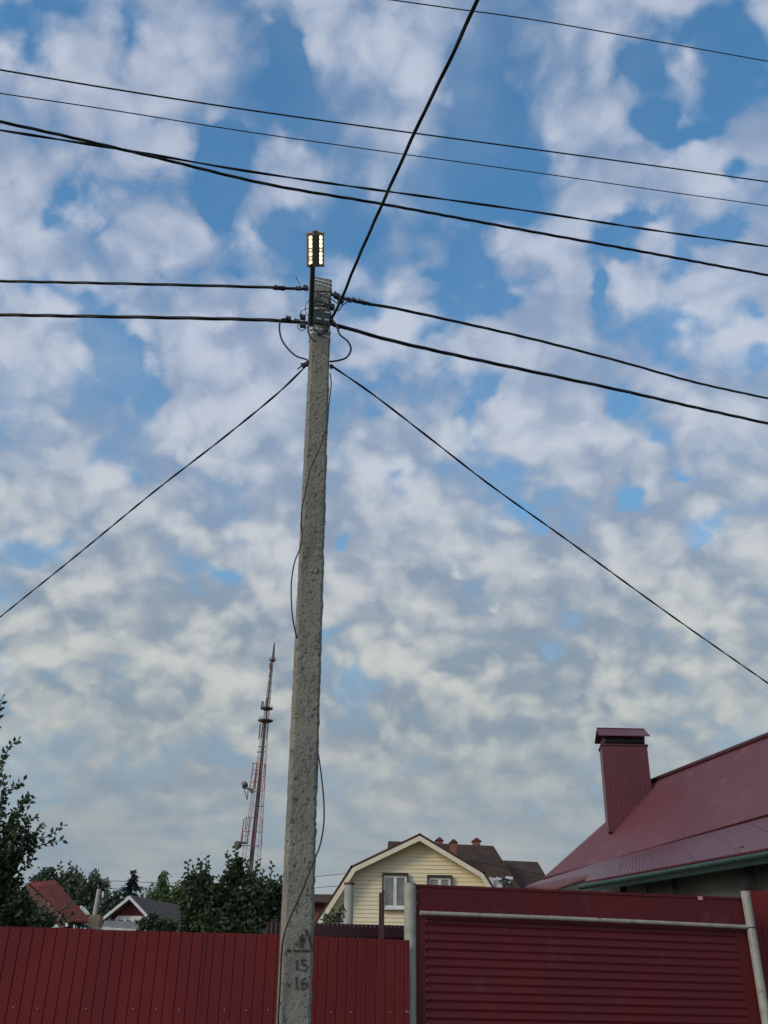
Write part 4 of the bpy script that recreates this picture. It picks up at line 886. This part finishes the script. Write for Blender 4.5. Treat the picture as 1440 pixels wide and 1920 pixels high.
# antenna cages
for (bars, hor) in (([(477, 1436, 470, 1486), (484, 1433, 480, 1484), (482, 1450, 478, 1482), (499, 1437, 498, 1483), (494, 1433, 491, 1480)],
                     [(476, 1447, 494, 1449), (473, 1456, 481, 1455), (472, 1470, 489, 1471), (478, 1488, 490, 1489), (489, 1488, 498, 1484), (491, 1460, 499, 1461), (475, 1435, 500, 1437), (470, 1486, 480, 1487)]),
                    ([(460, 1538, 454, 1580), (471, 1535, 465, 1584), (464, 1537, 462, 1560), (483, 1540, 479, 1588), (494, 1538, 492, 1588), (458, 1556, 456, 1584)],
                     [(458, 1562, 494, 1563), (455, 1571, 468, 1569), (453, 1580, 466, 1584), (466, 1588, 492, 1589), (462, 1536, 482, 1535), (456, 1588, 466, 1588)])):
    mb = MB()
    for (a, b, c, d) in bars: mb.tube([TP(a, b, -2.5), TP(c, d, -2.5)], .14, 5)
    for (a, b, c, d) in hor: mb.tube([TP(a, b, -2.5), TP(c, d, -2.5)], .09, 5)
    mb.build('antenna_cage', M['tower_red'], tw)
def dish(px, py, rad, m, tilt):
    c = TP(px, py, -3); mb = MB(); d = Vector(tilt).normalized(); mb.tube([c-d*.9, c-d*.3, c+d*.5, c+d*.9], [rad*.2, rad*.8, rad, rad*.98], 16); mb.build('dish', M[m], tw)
dish(463, 1476, .75, 'antenna_grey', (-.6, -.6, .3)); dish(451, 1588, 1.0, 'tower_dark', (-.7, -.7, 0)); dish(475, 1489, .45, 'tower_dark', (0, -1, 0))
for (ps, r_) in (([TP(457, 1481, -3), TP(478, 1485, -3)], .22), ([TP(460, 1482, -3), TP(466, 1504, -3)], .12), ([TP(468, 1484, -3), TP(466, 1504, -3)], .12), ([TP(452, 1583, -3), TP(466, 1584, -3)], .3)):
    mb = MB(); mb.tube(ps, r_, 5); mb.build('dish_mount', M['tower_dark'], tw)

# ------------------------------------------------------------------ trees
def leaf(mb, p, d, n_, L_, w):
    s_ = d.cross(n_).normalized()*w/2; mid = p+d*L_*.45
    mb.add([p, mid+s_+n_*L_*.08, p+d*L_, mid-s_+n_*L_*.08], [(0, 1, 2), (0, 2, 3)])
def rv3(): return Vector((random.gauss(0, 1), random.gauss(0, 1), random.gauss(0, 1))).normalized()
def crown_leaves(mb, c, rad, n_, L_, w, clump=14, spread=.17, droop=.3):
    nc = max(1, n_//clump)
    for _ in range(nc):
        d = rv3(); q = random.random()**.42; cc = c+Vector((d.x*rad[0], d.y*rad[1], d.z*rad[2]))*q
        sp = spread*(rad[0]+rad[2])/2
        for _ in range(clump):
            p = cc + Vector((random.gauss(0, sp), random.gauss(0, sp), random.gauss(0, sp)))
            dd = (rv3()+Vector((0, 0, -droop))).normalized(); s_ = random.uniform(.7, 1.3)
            leaf(mb, p, dd, rv3(), L_*s_, w*s_)
def shoot(br, lf, pts, r, L_, w, every=.05, k=1.0):
    sp = spline(pts, 8); br.tube(sp, [r*(1-.8*i/(len(sp)-1)) for i in range(len(sp))], 5)
    acc = 0; sd = 1
    for a, b in zip(sp, sp[1:]):
        acc += (b-a).length
        while acc > every:
            acc -= every; t = (b-a).normalized(); sd = -sd; o = t.cross(Vector((0, 1, 0))).normalized()*sd
            d = (t*.7+o*.8+rv3()*.45).normalized(); s_ = random.uniform(.7, 1.2); leaf(lf, b, d, (Vector((0, -1, 0))+rv3()*.8).normalized(), L_*s_, w*s_)
def tree(name, label, Y, base_px, blobs, mat_, L_, w, trunk_r, group=None, shoots=(), clump=14, spread=.17, droop=.3, cat='tree', depth=1.0):
    bx = U(base_px, 1700, Y); base = Vector((bx.x, Y, 0)); t = thing(name, base, label, cat, group)
    br = MB(); lf = MB(); cs = []
    sc = lambda py: (-(cam_m.transposed() @ (U(700, py, Y)-CAM)).z)/F_PX
    for (px, py, rx, ry, n_) in blobs:
        k = sc(py); c = U(px, py, Y) + Vector((0, random.uniform(-.3, .3)*rx*k*depth, 0)); cs.append((c, rx*k, ry*k))
        crown_leaves(lf, c, (rx*k, rx*k*depth, ry*k*1.05), n_, L_, w, clump, spread, droop)
    topc = max(cs, key=lambda q: q[0].z)[0]; mid = base.lerp(Vector((topc.x, topc.y, topc.z)), .5); mid.x = base.x*.6+mid.x*.4
    tr = spline([base, base.lerp(mid, .6)+Vector((0, 0, 0)), mid, topc], 6); br.tube(tr, [trunk_r*(1-.85*i/(len(tr)-1)) for i in range(len(tr))], 8)
    for (c, rx, ry) in cs:
        j = tr[int(len(tr)*random.uniform(.3, .6))]; m_ = j.lerp(c, .5)+Vector((0, 0, -.1*(c-j).length)); s3 = spline([j, m_, c], 5); br.tube(s3, [trunk_r*.4*(1-.75*i/(len(s3)-1)) for i in range(len(s3))], 5)
        for _ in range(5):
            e = c+Vector((random.uniform(-1, 1)*rx, random.uniform(-1, 1)*rx*depth, random.uniform(-.3, 1)*ry)); br.tube([m_, c.lerp(e, .5), e], [trunk_r*.18, trunk_r*.12, trunk_r*.04], 4)
    for (pts, every) in shoots: shoot(br, lf, [U(p[0], p[1], Y + (p[2] if len(p) > 2 else 0)) for p in pts], trunk_r*.12, L_, w, every)
    br.build('branches', M['bark'], t); lf.build('crown', M[mat_], t); return t

# near fruit tree at the left edge
tree('fruit_tree', 'dark leafy fruit tree reaching in at the left edge above the fence', 12.4, -60,
     [(10, 1560, 38, 50, 230), (-40, 1500, 60, 120, 330), (30, 1590, 36, 36, 190), (-10, 1640, 48, 50, 560), (5, 1705, 50, 38, 1000), (-70, 1640, 80, 110, 700), (20, 1660, 26, 22, 130), (60, 1722, 50, 18, 300), (55, 1570, 20, 26, 50)],
     'leaf_dark', .085, .046, .10, clump=9, spread=.16,
     shoots=[([(-30, 1440), (-8, 1380), (0, 1330), (4, 1308)], .035), ([(-40, 1480), (5, 1425), (18, 1400), (37, 1386)], .030), ([(-30, 1530), (5, 1500), (22, 1478), (44, 1464)], .028),
             ([(0, 1600), (25, 1540), (38, 1505), (56, 1490)], .024), ([(10, 1610), (60, 1575), (90, 1568), (118, 1548)], .034), ([(20, 1620), (65, 1590), (95, 1580), (117, 1576)], .04),
             ([(15, 1600), (40, 1560), (60, 1535), (70, 1533)], .026), ([(10, 1580), (30, 1530), (50, 1500), (56, 1510)], .026), ([(20, 1620), (55, 1575), (78, 1550), (84, 1545)], .028), ([(-5, 1540), (8, 1480), (2, 1440), (8, 1420)], .03),
             ([(25, 1640), (55, 1620), (62, 1600), (58, 1590)], .03), ([(0, 1600), (30, 1575), (48, 1545), (40, 1520)], .026),
             ([(40, 1745), (90, 1715), (120, 1705), (138, 1690)], .05), ([(60, 1745), (110, 1728), (135, 1716), (150, 1712)], .06)])
# dense tree in front of the tower
random.seed(21)
sh = [([(360, 1670), (352, 1635), (353, 1615)], .05), ([(380, 1650), (376, 1622), (374, 1610)], .045), ([(385, 1650), (388, 1625), (386, 1606)], .045), ([(430, 1640), (428, 1610), (425, 1596)], .045), ([(445, 1640), (442, 1606), (441, 1588)], .04),
      ([(470, 1660), (480, 1630), (484, 1612)], .05), ([(488, 1670), (492, 1640), (495, 1628)], .06), ([(500, 1670), (508, 1640), (511, 1618)], .06), ([(466, 1660), (466, 1630), (462, 1612)], .045), ([(515, 1670), (522, 1650), (527, 1648)], .06)]
edge = [(344, 1665), (352, 1650), (366, 1636), (382, 1634), (394, 1650), (408, 1660), (422, 1650), (432, 1632), (446, 1622), (458, 1640), (472, 1646), (486, 1656), (500, 1660), (514, 1662), (526, 1668), (344, 1690)]
for (ex, ey) in edge:
    for _ in range(2):
        ex2 = ex+random.uniform(-6, 6); sh.append(([(ex2, ey+22), (ex2+random.uniform(-5, 5), ey+6), (ex2+random.uniform(-10, 10), ey-random.uniform(4, 20))], .045))
tree('apple_tree', 'dense dark green tree between the cottage and the concrete pole', 19.0, 440,
     [(370, 1676, 24, 34, 1500), (368, 1730, 32, 28, 1500), (384, 1655, 11, 16, 360), (358, 1656, 9, 14, 260), (420, 1706, 46, 40, 2600), (437, 1652, 13, 26, 700), (447, 1630, 8, 20, 300), (412, 1676, 16, 20, 500), (480, 1700, 40, 38, 2400), (468, 1662, 14, 20, 520), (500, 1684, 20, 22, 700), (508, 1728, 32, 28, 1400),
      (440, 1738, 90, 22, 2600), (517, 1680, 12, 22, 420), (545, 1706, 24, 34, 800), (395, 1690, 26, 26, 1000), (486, 1668, 9, 14, 240), (350, 1704, 10, 20, 300)],
     'leaf_mid', .092, .058, .16, clump=10, spread=.16, shoots=sh)
random.seed(5)
# trees far left
G = 'trees behind the left houses'
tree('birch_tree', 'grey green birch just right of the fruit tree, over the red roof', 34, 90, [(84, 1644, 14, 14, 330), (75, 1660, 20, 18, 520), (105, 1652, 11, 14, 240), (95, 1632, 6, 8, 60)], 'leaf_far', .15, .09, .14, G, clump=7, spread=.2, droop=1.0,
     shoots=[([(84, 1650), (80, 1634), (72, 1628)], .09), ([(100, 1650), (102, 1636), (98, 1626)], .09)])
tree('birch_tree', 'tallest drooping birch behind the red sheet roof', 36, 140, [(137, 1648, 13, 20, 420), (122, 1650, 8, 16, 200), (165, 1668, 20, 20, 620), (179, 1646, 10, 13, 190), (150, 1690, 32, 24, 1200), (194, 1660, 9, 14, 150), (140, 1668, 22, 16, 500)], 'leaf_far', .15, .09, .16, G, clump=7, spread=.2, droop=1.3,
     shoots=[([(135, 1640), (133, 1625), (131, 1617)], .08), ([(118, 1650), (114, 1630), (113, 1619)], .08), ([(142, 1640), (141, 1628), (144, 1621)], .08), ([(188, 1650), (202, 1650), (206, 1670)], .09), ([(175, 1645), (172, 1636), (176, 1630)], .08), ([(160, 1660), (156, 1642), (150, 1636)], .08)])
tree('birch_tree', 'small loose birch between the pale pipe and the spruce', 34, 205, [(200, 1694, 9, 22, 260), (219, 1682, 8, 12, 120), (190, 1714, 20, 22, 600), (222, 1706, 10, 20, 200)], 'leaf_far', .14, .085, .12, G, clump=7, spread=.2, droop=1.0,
     shoots=[([(200, 1690), (201, 1670), (203, 1658)], .09), ([(218, 1685), (224, 1668), (228, 1664)], .09)])
def conifer(label, px, top, bot, Y, wpx, m, n_, Ln, loose=1.0, name='spruce_tree'):
    p0 = U(px, top, Y); b0 = Vector((p0.x, Y, 0)); t = thing(name, b0, label, 'tree', G); br = MB(); lf = MB(); br.tube([b0, p0], [.16, .02], 6)
    k = (-(cam_m.transposed() @ (p0-CAM)).z)/F_PX; H = p0.z - U(px, bot, Y).z; z = 0
    while z < p0.z-.8:
        q = z/H; rad = wpx*k*min(1.3, q**1.15*1.25+.02)*random.uniform(.6, 1.25)
        for j in range(7):
            a = random.uniform(0, 6.28); d = Vector((math.cos(a), math.sin(a), random.uniform(-.25, .15))); e = Vector((p0.x, Y, p0.z-z))+d*rad; s_ = Vector((p0.x, Y, p0.z-z)); br.tube([s_, e], [.03, .01], 3)
            for i in range(int(n_*min(1.1, .10+1.6*q))+2):
                p = s_.lerp(e, random.uniform(.15, 1)**.8)+rv3()*.06*loose; leaf(lf, p, (d*.6+Vector((0, 0, -.5*loose+.1))+rv3()*.5).normalized(), rv3(), Ln, Ln*.4)
        z += .16
    br.build('trunk', M['bark'], t); lf.build('crown', M[m], t)
conifer('dark pointed spruce right of the white edged gable peak', 251, 1634, 1700, 38, 22, 'leaf_spruce', 26, .16)
conifer('light green feathery conifer left of the dense tree', 308, 1636, 1740, 42, 34, 'leaf_light', 46, .17, 2.0, 'larch_tree')
tree('bush', 'rounded green bush at the foot of the light conifer', 41, 285, [(285, 1700, 26, 34, 1700), (335, 1690, 24, 36, 1700), (310, 1720, 40, 26, 1700)], 'leaf_light', .13, .09, .1, None, clump=12, spread=.16, cat='bush')
tree('shrub', 'sparse shrub in front of the yellow siding by the cement pipe', 14.2, 628, [(622, 1722, 18, 12, 150), (637, 1712, 8, 12, 60)], 'leaf_dark', .06, .018, .02, clump=6, spread=.2, cat='shrub', droop=-.4,
     shoots=[([(632, 1730), (638, 1710), (640, 1697)], .03), ([(620, 1730), (614, 1715), (606, 1712)], .03), ([(640, 1728), (646, 1715), (648, 1706)], .04)])
tree('apple_tree', 'leafy branches in front of the cottage gable at its right foot', 22, 285, [(262, 1734, 10, 10, 70), (283, 1726, 12, 12, 130), (312, 1738, 24, 11, 420)], 'leaf_mid', .09, .05, .05, clump=8, spread=.2)
# far tree belt closing the horizon
fb = MB()
for i in range(5200):
    a = random.uniform(-.9, .9); Dd = random.uniform(150, 190); x = Dd*math.sin(a); y = Dd*math.cos(a); h = 6+3.0*noise.noise(Vector((x*.05, y*.05, 0)))
    p = Vector((x, y, random.random()**.6*h)); s_ = random.uniform(.8, 1.7); d = rv3(); n2 = rv3(); leaf(fb, p, d, n2, s_*1.6, s_*1.2)
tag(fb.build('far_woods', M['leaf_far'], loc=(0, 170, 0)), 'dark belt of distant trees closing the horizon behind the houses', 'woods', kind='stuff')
# weed tips before the fence
tree('weed', 'dry weed tips poking up in front of the fence left of the pole', 9.4, 450, [(430, 1936, 26, 5, 90), (480, 1934, 14, 4, 40)], 'leaf_light', .05, .012, .01, clump=5, spread=.3, cat='weed', droop=-1.0)

for o in list(bpy.data.objects):
    if '_w' in o: del o['_w']
